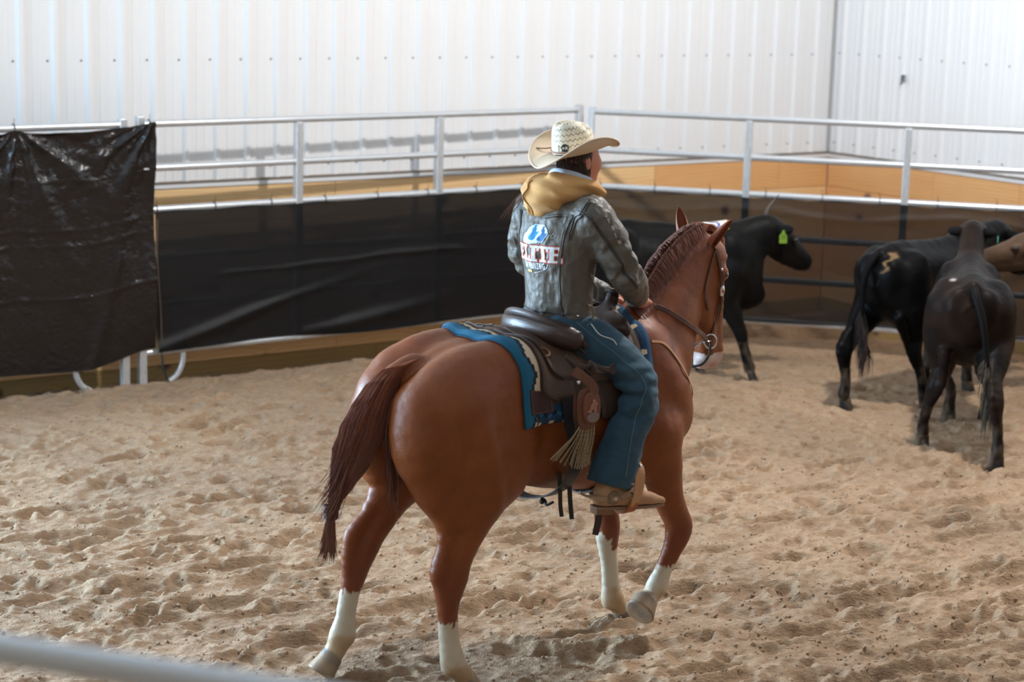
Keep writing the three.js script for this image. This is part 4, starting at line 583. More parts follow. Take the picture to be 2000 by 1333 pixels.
{ // woven pad: teal border with stepped navy and cream bands
  const cv = document.createElement('canvas'); cv.width = 1024; cv.height = 1024; const c = cv.getContext('2d'); // x: rear to front, y: right lower edge (0) to left lower edge
  c.fillStyle = '#4a3a33'; c.fillRect(0, 0, 1024, 1024);
  const S = 1024 / 0.86; const blk = (x, y, w, h, col) => { c.fillStyle = col; c.fillRect(x * S, y, w * S, h); };
  const step = 22, n = Math.ceil(1024 / step), tri = (i) => { const k = i % 6; return [0, 1, 2, 3, 2, 1][k]; };
  for (let i = 0; i < n; i++) { const k = tri(i), y = i * step; blk(0, y, 0.125, step, '#d9c3a6'); blk(0, y, 0.060 + 0.013 * k, step, '#15202e'); blk(0, y, 0.040 + 0.011 * k, step, '#115a78'); }
  for (let i = 0; i < n; i++) { const y = i * step; blk(0.86 - 0.075, y, 0.075, step, i % 5 === 2 ? '#d9c3a6' : '#22344f'); blk(0.86 - 0.045, y, 0.045, step, '#23496b'); if (i % 5 === 2) blk(0.86 - 0.062, y, 0.03, step * 0.8, '#d9c3a6'); }
  for (const top of [0, 1]) for (let i = 0; i < 60; i++) { const x = i * 16, d = 10 + 14 * tri(i), y = top ? 1024 - 90 : 0; c.fillStyle = '#1c3f5c'; c.fillRect(x + 90, y, 16, 90); c.fillStyle = i % 4 < 2 ? '#14202f' : '#2a5f86'; c.fillRect(x + 90, top ? 1024 - 40 - d * 0.8 : 20 + d * 0.5, 16, 20); if (i % 6 === 1 || i % 6 === 2) { c.fillStyle = '#d6bd9d'; c.fillRect(x + 90, top ? 1024 - 16 : 0, 16, 16); } }
  blk(0, 0, 0.075, 1024, 'rgba(31,111,150,0.0)');
  const t = new THREE.CanvasTexture(cv); t.colorSpace = THREE.SRGBColorSpace;
  const weave = dataTex(512, 512, (u, v) => 0.5 + 0.35 * Math.sin(u * 6.283 * 40) * (0.6 + 0.4 * Math.sin(v * 6.283 * 90)) + 0.2 * (tnoise(u, v, 120, 120, 3) - 0.5));
  const pad = thing('saddle_pad', 'teal woven saddle pad with stepped cream border under the saddle', 'saddle pad', HORSE_AT, HORSE_TURN);
  const g = shell(P_PAD, (ph) => { const a = Math.abs(ph); return [lerp(0.335, 0.40, sstep(0.2, 0.9, a)), lerp(1.185, 1.195, a / P_PAD)]; }, 0.004, 0.02, 120, 60, 0.003);
  const uv = g.attributes.uv, p = g.attributes.position; const m = 61, q = 121 * m; for (let k = 0; k < 2; k++) for (let i = 0; i <= 120; i++) for (let j = 0; j < m; j++) uv.setXY(k * q + i * m + j, j / 60, i / 120);
  mesh('blanket', g, new THREE.MeshStandardMaterial({ map: t, roughness: 0.95, bumpMap: repeat(weave, 3, 2), bumpScale: 0.004 }), pad);
  for (const s of [1, -1]) { // leather wear patch on the lower rear corner
    const pts = []; const gg = shell(0.16, () => [0.432, 0.575], 0, 0.004, 10, 10, 0.001), pp = gg.attributes.position; const mm = 11, qq = 11 * mm;
    for (let k = 0; k < 2; k++) for (let i = 0; i <= 10; i++) for (let j = 0; j <= 10; j++) { const w = wrap(lerp(0.43, 0.572, j / 10), s * (1.17 + lerp(-0.14, 0.14, i / 10)), 0.027 + (k ? 0 : 0.004)); pp.setXYZ(k * qq + i * mm + j, w.x, w.y, w.z); }
    gg.computeVertexNormals(); mesh('patch', gg, new THREE.MeshPhysicalMaterial({ color: srgb(62, 38, 34), roughness: 0.5, side: THREE.DoubleSide, bumpMap: repeat(leatherBump, 4, 4), bumpScale: 0.001 }), pad);
    const st = []; for (const [a, b] of [[[0.438, 1.04], [0.565, 1.04]], [[0.565, 1.04], [0.565, 1.30]], [[0.438, 1.04], [0.438, 1.30]], [[0.438, 1.30], [0.565, 1.30]]]) st.push(tube([0, 0.25, 0.5, 0.75, 1].map((k) => wrap(lerp(a[0], b[0], k), s * lerp(a[1], b[1], k), 0.033)), 0.0012, 16, 5)); mesh('stitching', st, new THREE.MeshStandardMaterial({ color: srgb(120, 80, 65), roughness: 0.8 }), pad);
  }
}
const saddle = thing('saddle', 'brown leather western saddle with dark rolled cantle', 'saddle', HORSE_AT, HORSE_TURN);
{
  const ramp = (ph, p0) => sstep(p0, p0 + 0.28, Math.abs(ph));
  const skirt = shell(1.19, (ph) => { const a = Math.abs(ph), c = Math.max(0, a - 0.98) / 0.21; return [lerp(0.45, 0.51, sstep(0.1, 0.9, a)) + 0.09 * c * c, 1.13 - 0.08 * c * c]; }, 0.028, 0.008, 90, 50); mesh('skirt', skirt, M_SADDLE, saddle);
  const line = (f, r, mat, lift) => { const pts = []; for (let i = 0; i <= 60; i++) { const [x, ph] = f(i / 60); pts.push(wrap(x, ph, lift)); } return tube(pts, r, 120, 6); };
  for (const s of [-1, 1]) mesh('skirt_edge', [line((t) => { const ph = lerp(0.1, 1.17, t), c = Math.max(0, ph - 0.98) / 0.21; return [lerp(0.457, 0.517, sstep(0.1, 0.9, ph)) + 0.09 * c * c, s * ph]; }, 0.0035, null, 0.040), line((t) => [lerp(0.59, 1.04, t), s * 1.172], 0.0035, null, 0.040)], M_SADDLE_DARK, saddle);
  mesh('rear_jockey', shell(0.93, (ph) => { const a = Math.abs(ph), c = Math.max(0, a - 0.55) / 0.38; return [lerp(0.50, 0.545, sstep(0.1, 0.8, a)) + 0.10 * c * c, 0.95 - 0.10 * c]; }, 0.040, 0.007, 70, 40), M_SADDLE, saddle);
  for (const s of [-1, 1]) mesh('jockey_edge', line((t) => { const ph = lerp(0.1, 0.92, t), c = Math.max(0, ph - 0.55) / 0.38; return [lerp(0.505, 0.55, sstep(0.1, 0.8, ph)) + 0.10 * c * c, s * ph]; }, 0.0035, null, 0.051), M_SADDLE_DARK, saddle);
  for (const s of [-1, 1]) mesh('side_jockey', shell(1.0, (ph) => { const q = s * ph; if (q < 0.45) return [0.9, 0.9005]; const c = sstep(0.45, 1.0, q); return [lerp(0.70, 0.80, c), lerp(1.10, 0.98, c * c)]; }, 0.046, 0.006, 60, 24), M_SADDLE, saddle);
  const tree = new Body();
  tree.limb([[0.755, 1.452, 0.205, 0.045], [0.70, 1.475, 0.15, 0.05], [0.675, 1.485, 0.07, 0.05], [0.67, 1.488, 0, 0.05], [0.675, 1.485, -0.07, 0.05], [0.70, 1.475, -0.15, 0.05], [0.755, 1.452, -0.205, 0.045]], 0.04, 4).ball([0.88, 1.445, 0], [0.22, 0.045, 0.17], 0.05).ball([1.09, 1.455, 0], [0.06, 0.075, 0.17], 0.05).limb([[1.10, 1.50, 0, 0.035], [1.125, 1.55, 0, 0.024], [1.14, 1.585, 0, 0.024]], 0.03, 3);
  mesh('seat', tree.mesh([0.58, 1.34, -0.3], [1.24, 1.66, 0.3], 0.0085), M_SADDLE_DARK, saddle);
  const rim = (o, r) => tube([[0.80, 1.425 + o, 0.232], [0.745, 1.468 + o, 0.215], [0.68, 1.513 + o, 0.165], [0.642, 1.542 + o, 0.09], [0.632, 1.55 + o, 0], [0.642, 1.542 + o, -0.09], [0.68, 1.513 + o, -0.165], [0.745, 1.468 + o, -0.215], [0.80, 1.425 + o, -0.232]], r, 70, 12);
  tag(mesh('cantle_roll', rim(0, 0.0155), M_SADDLE_DARK, saddle), 'dark rolled rim of the cantle'); mesh('cantle_binding', [rim(-0.034, 0.006)], M_SADDLE, saddle);
  mesh('horn_cap', xf(new THREE.CylinderGeometry(0.04, 0.043, 0.016, 28), [1.145, 1.60, 0], [0, 0, -0.25]), M_SADDLE_DARK, saddle); mesh('horn_wrap', xf(new THREE.CylinderGeometry(0.027, 0.03, 0.04, 20), [1.133, 1.565, 0], [0, 0, -0.25]), new THREE.MeshStandardMaterial({ color: srgb(30, 28, 28), roughness: 0.7 }), saddle);
  for (const s of [-1, 1]) {
    const ro = wrap(0.572, s * 0.62, 0.052), rg = new THREE.TorusGeometry(0.024, 0.005, 8, 28); rg.lookAt(V(0, Math.cos(0.62), s * Math.sin(0.62))); rg.translate(ro.x, ro.y, ro.z); mesh('rosette', rg, leather(132, 86, 50, 0.5), saddle);
    // fender under the rider's leg, stirrup leather and stirrup
    const fend = shell(1.5, (ph) => { const q = s * ph; if (q < 0.75) return [0.9, 0.9005]; const c = sstep(0.75, 1.5, q); return [lerp(0.80, 0.83, c) , lerp(1.06, 1.04, c)]; }, 0.034, 0.006, 90, 20); mesh('fender', fend, M_STRAP, saddle);
    mesh('stirrup_leather', strap([[0.94, 1.12, 0.37 * s], [0.938, 1.04, 0.385 * s], [0.935, 0.96, 0.39 * s], [0.935, 0.925, 0.39 * s]], V(0, 0, s), 0.06, 0.005, 20), M_STRAP, saddle);
    const st = mesh('stirrup', strap([[0.938, 0.945, 0.375 * s], [0.94, 0.91, 0.335 * s], [0.925, 0.82, 0.322 * s], [0.907, 0.75, 0.336 * s], [0.902, 0.732, 0.385 * s], [0.907, 0.75, 0.437 * s], [0.925, 0.82, 0.452 * s], [0.938, 0.91, 0.44 * s], [0.938, 0.945, 0.40 * s]], (p) => V(0, p.y - 0.83, (p.z - 0.387 * s)).normalize(), 0.052, 0.007, 60), M_TAN, saddle);
    mesh('tread_wrap', strap([[0.910, 0.775, 0.4465 * s], [0.905, 0.742, 0.432 * s], [0.902, 0.727, 0.39 * s], [0.905, 0.742, 0.345 * s]], (p) => V(0, p.y - 0.83, (p.z - 0.387 * s)).normalize(), 0.058, 0.009, 24), M_RAWHIDE, st);
    mesh('bolt', xf(new THREE.SphereGeometry(0.008, 12, 8), [0.94, 0.93, 0.448 * s]), M_SILVER, st);
  }
  // rear cinch, hanging slack under the belly; its billets and the loose strap ends
  mesh('rear_cinch', strap([wrap(0.645, 1.15, 0.044), wrap(0.65, 1.45, 0.042), V(0.66, 1.03, 0.345), V(0.685, 0.90, 0.305), V(0.695, 0.80, 0.20), V(0.69, 0.742, 0.06), V(0.68, 0.735, -0.05), V(0.69, 0.79, -0.2), V(0.68, 0.90, -0.305), V(0.66, 1.03, -0.345), wrap(0.65, -1.45, 0.042), wrap(0.645, -1.15, 0.044)], (p) => V(0, (p.y - 1.1) * 0.8, p.z).normalize(), 0.066, 0.006, 90), M_BLACKLEATHER, saddle);
  mesh('cinch_keeper', [tube([[0.685, 0.745, 0.1], [0.70, 0.735, 0.11], [0.69, 0.72, 0.13], [0.715, 0.735, 0.15]], 0.006, 16, 6), xf(new THREE.SphereGeometry(0.012, 10, 8), [0.69, 0.728, 0.1])], M_BLACKLEATHER, saddle);
  mesh('front_cinch', strap([wrap(0.99, 1.2, 0.036), wrap(1.0, 1.5, 0.02), wrap(1.005, 2.0, 0.012), wrap(1.005, 2.6, 0.012), wrap(1.005, 3.14, 0.012), wrap(1.005, -2.6, 0.012), wrap(1.005, -2.0, 0.012), wrap(1.0, -1.5, 0.02), wrap(0.99, -1.2, 0.036)], (p) => V(0, (p.y - 1.1) * 0.8, p.z).normalize(), 0.09, 0.008, 90), M_STRAP, saddle);
  mesh('latigo', strap([V(0.745, 0.90, 0.20), V(0.745, 0.82, 0.215), V(0.75, 0.74, 0.22), V(0.757, 0.67, 0.225)], V(-0.6, 0, 0.8), 0.02, 0.004, 20), M_BLACKLEATHER, saddle); mesh('latigo', strap([V(0.70, 0.88, 0.2), V(0.695, 0.80, 0.215), V(0.695, 0.74, 0.22), V(0.70, 0.69, 0.225)], V(-0.6, 0, 0.8), 0.018, 0.004, 20), M_BLACKLEATHER, saddle);
  mesh('cinch_tail', strap([V(1.135, 0.74, -0.02), V(1.14, 0.62, -0.04), V(1.14, 0.54, -0.045), V(1.128, 0.47, -0.05)], V(-0.6, 0, 0.8), (t) => 0.04 - 0.012 * t, 0.005, 16), M_STRAP, saddle);
  // saddle strings tied behind the leg
  const str = []; for (let k = 0; k < 4; k++) str.push(strap([V(0.60 + 0.012 * k, 1.42 - 0.015 * k, 0.335), V(0.66, 1.375, 0.355 + 0.004 * k), V(0.74 + 0.02 * k, 1.37 - 0.01 * k, 0.36), V(0.84, 1.33 + 0.012 * k, 0.37)], V(0, 0.2, 1), 0.016, 0.005, 24)); str.push(tube([[0.70, 1.39, 0.362], [0.715, 1.37, 0.385], [0.705, 1.345, 0.375], [0.69, 1.365, 0.365], [0.715, 1.385, 0.38]], 0.013, 24, 8)); mesh('string', str, M_STRAP, saddle);
  for (const [a, b, e] of [[0.625, 0.628, 0.94], [0.648, 0.652, 0.97]]) mesh('string', strap([V(a, 1.33, 0.372), V(a + 0.008, 1.22, 0.386), V(b, 1.08, 0.384), V(b + 0.004, e, 0.372)], V(-0.2, 0.0, 1), 0.017, 0.004, 24), M_STRAP, saddle);
  console.log('saddle built', Math.round(performance.now()));
}
{ // pouch with a picture pressed into its flap and a long fringe of cords
  const g = thing('saddle_pouch', 'tooled leather pouch with cord fringe hanging behind the rider\'s leg', 'pouch', HORSE_AT, HORSE_TURN);
  const at = (u, v, o) => V(0.678 + u + 0.02 * (1.33 - v), v, 0.365 + o + 0.03 * (1.3 - v));
  const blob = (pts, d, mat, name, o, parent = g) => { const sh = new THREE.Shape(); pts.forEach(([u, v], i) => (i ? sh.lineTo(u, v) : sh.moveTo(u, v))); const geo = new THREE.ExtrudeGeometry(sh, { depth: d, bevelEnabled: true, bevelThickness: 0.004, bevelSize: 0.004, bevelSegments: 3, curveSegments: 8 }), p = geo.attributes.position; for (let i = 0; i < p.count; i++) { const q = at(p.getX(i), p.getY(i), o + p.getZ(i)); p.setXYZ(i, q.x, q.y, q.z); } geo.computeVertexNormals(); return mesh(name, geo, mat, parent); };
  const oval = (cx, cy, w, h, n = 28, e = 2.6) => { const o = []; for (let i = 0; i < n; i++) { const a = i / n * 6.283, c = Math.cos(a), s = Math.sin(a); o.push([cx + w * Math.sign(c) * Math.abs(c) ** (2 / e), cy + h * Math.sign(s) * Math.abs(s) ** (2 / e)]); } return o; };
  blob(oval(-0.004, 1.20, 0.048, 0.083, 30, 3.2), 0.03, M_POUCH, 'holster', 0);
  const flap = blob(oval(0.012, 1.205, 0.041, 0.062, 30, 2.8), 0.006, leather(112, 70, 56, 0.42), 'flap', 0.034);
  // embossed picture: a horse and rider in paler leather over a grey ground
  blob([[-0.012, 1.19], [0.0, 1.20], [0.004, 1.215], [0.014, 1.222], [0.016, 1.235], [0.022, 1.235], [0.023, 1.222], [0.03, 1.228], [0.034, 1.22], [0.028, 1.212], [0.028, 1.19], [0.022, 1.19], [0.02, 1.203], [0.006, 1.20], [0.0, 1.187]], 0.001, leather(150, 105, 86, 0.4), 'emblem', 0.0445); blob(oval(0.014, 1.165, 0.028, 0.017, 20, 2.2), 0.001, leather(118, 102, 98, 0.4), 'ground', 0.0445);
  mesh('hanger', strap([at(-0.05, 1.36, -0.005), at(-0.02, 1.335, 0.02), at(0.02, 1.29, 0.036), at(0.02, 1.26, 0.04)], V(-0.2, 0.1, 1), 0.042, 0.005, 20), M_POUCH, g);
  mesh('concho', xf(new THREE.SphereGeometry(0.009, 14, 10), at(-0.052, 1.318, 0.03).toArray()), M_SILVER, g);
  const R = rngMake(5), cords = []; for (let i = 0; i < 26; i++) { const u = lerp(-0.045, 0.04, i / 25), back = i < 8 ? (8 - i) / 8 : 0, L = 0.165 + R() * 0.02, p0 = at(u, 1.128, 0.018 + R() * 0.012), dx = -0.02 - 0.03 * (1 - i / 25) - back * (0.09 + 0.02 * R()), dy = -L * (1 - 0.33 * back); const pts = [p0, p0.clone().add(V(dx * 0.25, dy * 0.3, 0.004)), p0.clone().add(V(dx * 0.6, dy * 0.65, -0.004 * R())), p0.clone().add(V(dx + (R() - 0.5) * 0.015, dy, -0.012 + R() * 0.02))]; const gg = tube(pts, 0.0031, 40, 6), pp = gg.attributes.position; for (let k = 0; k < pp.count; k++) { const ring = Math.floor(k / 7); const w = 0.0011 * Math.sin(ring * 1.5 + (k % 7) * 1.05); pp.setX(k, pp.getX(k) + w); pp.setY(k, pp.getY(k) + w * 0.4); } gg.computeVertexNormals(); mesh('fringe_cord', gg, M_CORD, g); }
}
{ // bridle
  const g = thing('bridle', 'brown leather bridle with silver concho and reins on the horse\'s head', 'bridle', HORSE_AT, HORSE_TURN), rAxis = V(-headDir[1], 0, headDir[0]);
  const side = (f, u, s, off = 0.004) => { const o = V(...hp(f, u, 0.3 * s)); horseB.near(...hp(f, u, 0), 0.2); const p = horseB.seen(o, rAxis.clone().multiplyScalar(-s), 0.4, off); horseB.act = horseB.list; return p ?? V(...hp(f, u, 0.06 * s)); };
  const upOf = (p) => { horseB.near(p.x, p.y, p.z, 0.1); const v = horseB.grad(p.x, p.y, p.z, 0.008); horseB.act = horseB.list; return v; };
  for (const s of [1, -1]) {
    mesh('cheek_strap', strap([side(0.035, -0.05, s), side(0.07, -0.12, s), side(0.095, -0.20, s), side(0.115, -0.30, s), side(0.125, -0.40, s), side(0.112, -0.485, s, 0.008)], upOf, 0.02, 0.004, 40), M_REIN, g);
    mesh('throat_latch', strap([side(0.03, -0.06, s), side(0.01, -0.14, s), side(-0.01, -0.24, s), side(0.03, -0.34, s)], upOf, 0.012, 0.003, 30), M_REIN, g);
    mesh('strap_end', strap([side(0.105, -0.26, s, 0.012), side(0.128, -0.33, s, 0.012), side(0.142, -0.40, s, 0.014)], upOf, 0.014, 0.003, 16), M_REIN, g);
    const cp = side(0.108, -0.255, s, 0.012), cg = xf(new THREE.SphereGeometry(1, 22, 14), [0, 0, 0], [0, 0, 0], [0.018, 0.026, 0.006]); cg.lookAt(upOf(cp)); cg.translate(cp.x, cp.y, cp.z); const con = mesh('concho', cg, M_SILVER, g); const cd = xf(new THREE.SphereGeometry(1, 14, 10), [0, 0, 0.005], [0, 0, 0], [0.007, 0.009, 0.004]); cd.lookAt(upOf(cp)); cd.translate(cp.x, cp.y, cp.z); mesh('concho_stone', cd, new THREE.MeshPhysicalMaterial({ color: srgb(190, 60, 40), roughness: 0.3 }), con);
    const bk = side(0.08, -0.15, s, 0.01); mesh('buckle', xf(new THREE.SphereGeometry(0.008, 10, 8), bk.toArray()), M_SILVER, g);
    // ring bit with a shank
    const rp = side(0.105, -0.50, s, 0.016); const rg = new THREE.TorusGeometry(0.033, 0.0042, 10, 36); rg.lookAt(V(rAxis.x * s * 0.85 - headDir[0] * 0.25, 0.1, rAxis.z * s * 0.85 - headDir[1] * 0.25)); rg.translate(rp.x, rp.y, rp.z); mesh('bit_ring', rg, M_SILVER, g);
    mesh('bit_shank', [pipe(rp.clone(), V(...hp(0.12, -0.50, 0)), 0.007, 10), tube([V(...hp(0.06, -0.49, 0.075 * s)), V(...hp(0.035, -0.505, 0.07 * s)), V(...hp(0.01, -0.52, 0.06 * s))], 0.006, 12, 8), xf(new THREE.SphereGeometry(0.009, 10, 8), hp(0.07, -0.488, 0.078 * s))], M_SILVER, g);
    mesh('curb_strap', tube([rp.clone(), V(...hp(0.10, -0.56, 0.085 * s)), V(...hp(0.07, -0.605, 0.075 * s)), V(...hp(0.05, -0.62, 0.03 * s)), V(...hp(0.055, -0.615, 0))], 0.006, 30, 8), M_BLACKLEATHER, g);
    const hand = V(1.30, 1.535, 0.055 * s - 0.005), nk = (x, y, o) => { const q = V(x, y, 0.6 * s); horseB.near(x, y, 0, 0.4); const p = horseB.seen(q, V(0, 0, -s), 0.8, o); horseB.act = horseB.list; return p ?? V(x, y, 0.1 * s); }; mesh('rein', strap(s > 0 ? [hand, nk(1.35, 1.515, 0.012), nk(1.42, 1.475, 0.012), nk(1.49, 1.435, 0.014), nk(1.555, 1.40, 0.02), V(1.64, 1.36, 0.06), rp.clone().add(V(-0.03, 0.008, 0.006))] : [hand, nk(1.35, 1.515, 0.012), nk(1.42, 1.475, 0.012), nk(1.5, 1.435, 0.014), V(1.6, 1.39, -0.17), rp.clone()], (p) => V(-0.25, 0.35, s), 0.023, 0.006, 50), M_REIN, g);
  }
  mesh('crown_strap', strap([side(0.035, -0.05, 1), V(...hp(0.0, 0.01, 0.05)), V(...hp(-0.01, 0.032, 0)), V(...hp(0.0, 0.01, -0.05)), side(0.035, -0.05, -1)], (p) => V(0, 1, 0.001), 0.02, 0.004, 30), M_REIN, g);
  const fr = (u, r) => { const o = V(...hp(0.4, u, r)); horseB.near(...hp(0.1, u, r), 0.2); const p = horseB.seen(o, V(-headDir[0], 0, -headDir[1]), 0.5, 0.004); horseB.act = horseB.list; return p ?? V(...hp(0.16, u, r)); };
  mesh('brow_band', strap([side(0.075, -0.125, 1), fr(-0.10, 0.06), fr(-0.09, 0), fr(-0.10, -0.06), side(0.075, -0.125, -1)], upOf, 0.016, 0.004, 30), M_REIN, g);
  const bc = thing('breast_strap', 'thin tan strap running down the front of the horse\'s shoulder', 'strap', HORSE_AT, HORSE_TURN), sh = (x, y, s) => { const o = V(x, y, 0.5 * s); horseB.near(x, y, 0.1 * s, 0.3); const p = horseB.seen(o, V(0, 0, -s), 0.7, 0.003); horseB.act = horseB.list; return p ?? V(x, y, 0.1 * s); };
  for (const s of [1, -1]) mesh('strap', strap([sh(1.20, 1.40, s), sh(1.27, 1.385, s), sh(1.34, 1.32, s), sh(1.41, 1.225, s), sh(1.47, 1.15, s), sh(1.525, 1.08, s)], upOf, 0.011, 0.004, 40), M_TAN, bc);
  mesh('tassel', strands([...Array(30)].map((_, i) => { const a = i * 0.7, p = V(1.545, 1.10, 0.045); return { pts: [p, p.clone().add(V(0.012 + 0.006 * Math.cos(a), -0.03, 0.006 * Math.sin(a))), p.clone().add(V(0.012 + 0.012 * Math.cos(a), -0.08 - 0.03 * ((i * 37) % 10) / 10, 0.014 * Math.sin(a)))], r: 0.0016, col: [[0.5, 0.38, 0.24], [0.55, 0.42, 0.28]] }; }), 5), M_HAIR, bc);
}
console.log('tack built', Math.round(performance.now()));
// ------------------------------------------------------------------ the rider, in the horse's axes
const person = thing('person', 'rider in grey leather jacket, jeans and straw cowboy hat on the chestnut horse', 'person', HORSE_AT, HORSE_TURN);
Body.prototype.column = function (rows, k = 0.05) { const t = new Body().trunk(rows, k), f = t.list[0].f, c = t.list[0]; this.add((x, y, z) => f(y, x, z), [c.y, c.x, c.z], c.R, k); return this; };
const HEADC = [0.905, 2.205, 0.005];
const ARM_R = [[0.845, 1.975, 0.19], [0.905, 1.86, 0.245], [0.955, 1.745, 0.262], [1.06, 1.67, 0.215], [1.215, 1.572, 0.075]], ARM_L = [[0.835, 1.97, -0.19], [0.85, 1.84, -0.262], [0.89, 1.725, -0.295], [1.01, 1.66, -0.245], [1.165, 1.575, -0.115]];
{ // body: one surface from head to feet, most of it under the clothes
  const b = new Body(), L = (pts, r, k = 0.04, s = 3) => b.limb(pts.map((p, i) => [...p, r[i]]), k, s);
  b.column([[1.44, 0.9, 0.72, 0.13], [1.55, 0.9, 0.73, 0.14], [1.7, 0.91, 0.72, 0.15], [1.85, 0.92, 0.72, 0.165], [1.96, 0.9, 0.74, 0.16], [2.02, 0.89, 0.78, 0.09]], 0.04);
  L([[0.845, 2.0, 0], [0.87, 2.08, 0.0], [0.885, 2.14, 0.004]], [0.07, 0.056, 0.055]);
  b.ball(HEADC, [0.095, 0.112, 0.076], 0.03).ball([0.945, 2.165, 0.007], [0.06, 0.075, 0.056], 0.03).ball([0.965, 2.11, 0.008], [0.035, 0.028, 0.036], 0.03);
  L([[0.998, 2.205, 0.008], [1.018, 2.175, 0.008]], [0.011, 0.015], 0.02, 1);
  b.ball([0.985, 2.14, 0.008], [0.02, 0.012, 0.024], 0.015).ball([0.962, 2.175, 0.052], [0.03, 0.03, 0.02], 0.03).ball([0.962, 2.175, -0.04], [0.03, 0.03, 0.02], 0.03);
  for (const s of [1, -1]) { b.ball([0.90, 2.185, 0.005 + s * 0.077], [0.017, 0.032, 0.008], 0.008); b.ball([0.984, 2.2, 0.008 + s * 0.032], [0.012, 0.009, 0.014], 0.012, 0, 0, true); }
  L(ARM_R, [0.055, 0.046, 0.04, 0.038, 0.027]); L(ARM_L, [0.055, 0.046, 0.04, 0.038, 0.027]);
  for (const s of [1, -1]) { // hands closed on the reins over the mane
    const w = V(...(s > 0 ? ARM_R : ARM_L)[4]), f = s > 0 ? V(0.80, -0.42, -0.42) : V(0.80, -0.40, 0.45); f.normalize(); const side = s > 0 ? V(0.35, 0.15, 0.92) : V(0.35, 0.15, -0.92); side.addScaledVector(f, -side.dot(f)).normalize(); const nrm = side.clone().cross(f).multiplyScalar(s).normalize(); // nrm points to the back of the hand (up)
    if (nrm.y < 0) nrm.negate();
    const P = (a, bq, c) => w.clone().addScaledVector(f, a).addScaledVector(side, bq).addScaledVector(nrm, c).toArray();
    L([P(0.0, 0, 0), P(0.03, 0, 0.002), P(0.07, 0.0, 0.004)], [0.026, 0.03, 0.034], 0.02, 2);
    for (let q = 0; q < 4; q++) { const o = lerp(-0.030, 0.030, q / 3), Ls = [0.88, 1, 0.96, 0.78][q], r = 0.0093 - (q === 3 ? 0.0012 : 0); L([P(0.068, o, 0.004), P(0.068 + 0.036 * Ls, o * 1.08, 0.003), P(0.068 + 0.052 * Ls, o * 1.1, -0.022 * Ls), P(0.068 + 0.034 * Ls, o * 1.05, -0.042 * Ls)], [r + 0.001, r, r - 0.0008, r - 0.0016], 0.006, 2); }
    L([P(0.025, -0.03, -0.004), P(0.052, -0.047, -0.014), P(0.085, -0.046, -0.020), P(0.108, -0.036, -0.022)], [0.0125, 0.0115, 0.0105, 0.0085], 0.008, 2);
  }
  for (const s of [1, -1]) L([[0.83, 1.45, 0.1 * s], [0.95, 1.37, 0.245 * s], [1.04, 1.265, 0.335 * s], [0.95, 1.06, 0.36 * s], [0.845, 0.86, 0.37 * s], [0.87, 0.81, 0.382 * s], [1.0, 0.775, 0.41 * s]], [0.09, 0.07, 0.055, 0.05, 0.036, 0.036, 0.024], 0.04, 3);
  const M_SKIN = new THREE.MeshPhysicalMaterial({ color: srgb(196, 132, 108), roughness: 0.55, sheen: 0.2, sheenColor: new THREE.Color(0.8, 0.4, 0.3) });
  mesh('body', b.mesh([0.6, 0.7, -0.48], [1.36, 2.36, 0.48], 0.0068, { eps: 0.002 }), M_SKIN, person);
  const nail = V(...ARM_R[4]); // thumbnail on the near hand
  mesh('thumbnail', xf(new THREE.SphereGeometry(1, 12, 8), [1.292, 1.517, 0.022], [0.2, 0.5, 0.4], [0.009, 0.004, 0.006]), new THREE.MeshPhysicalMaterial({ color: srgb(222, 190, 190), roughness: 0.25 }), person);
}
const jacketB = new Body();
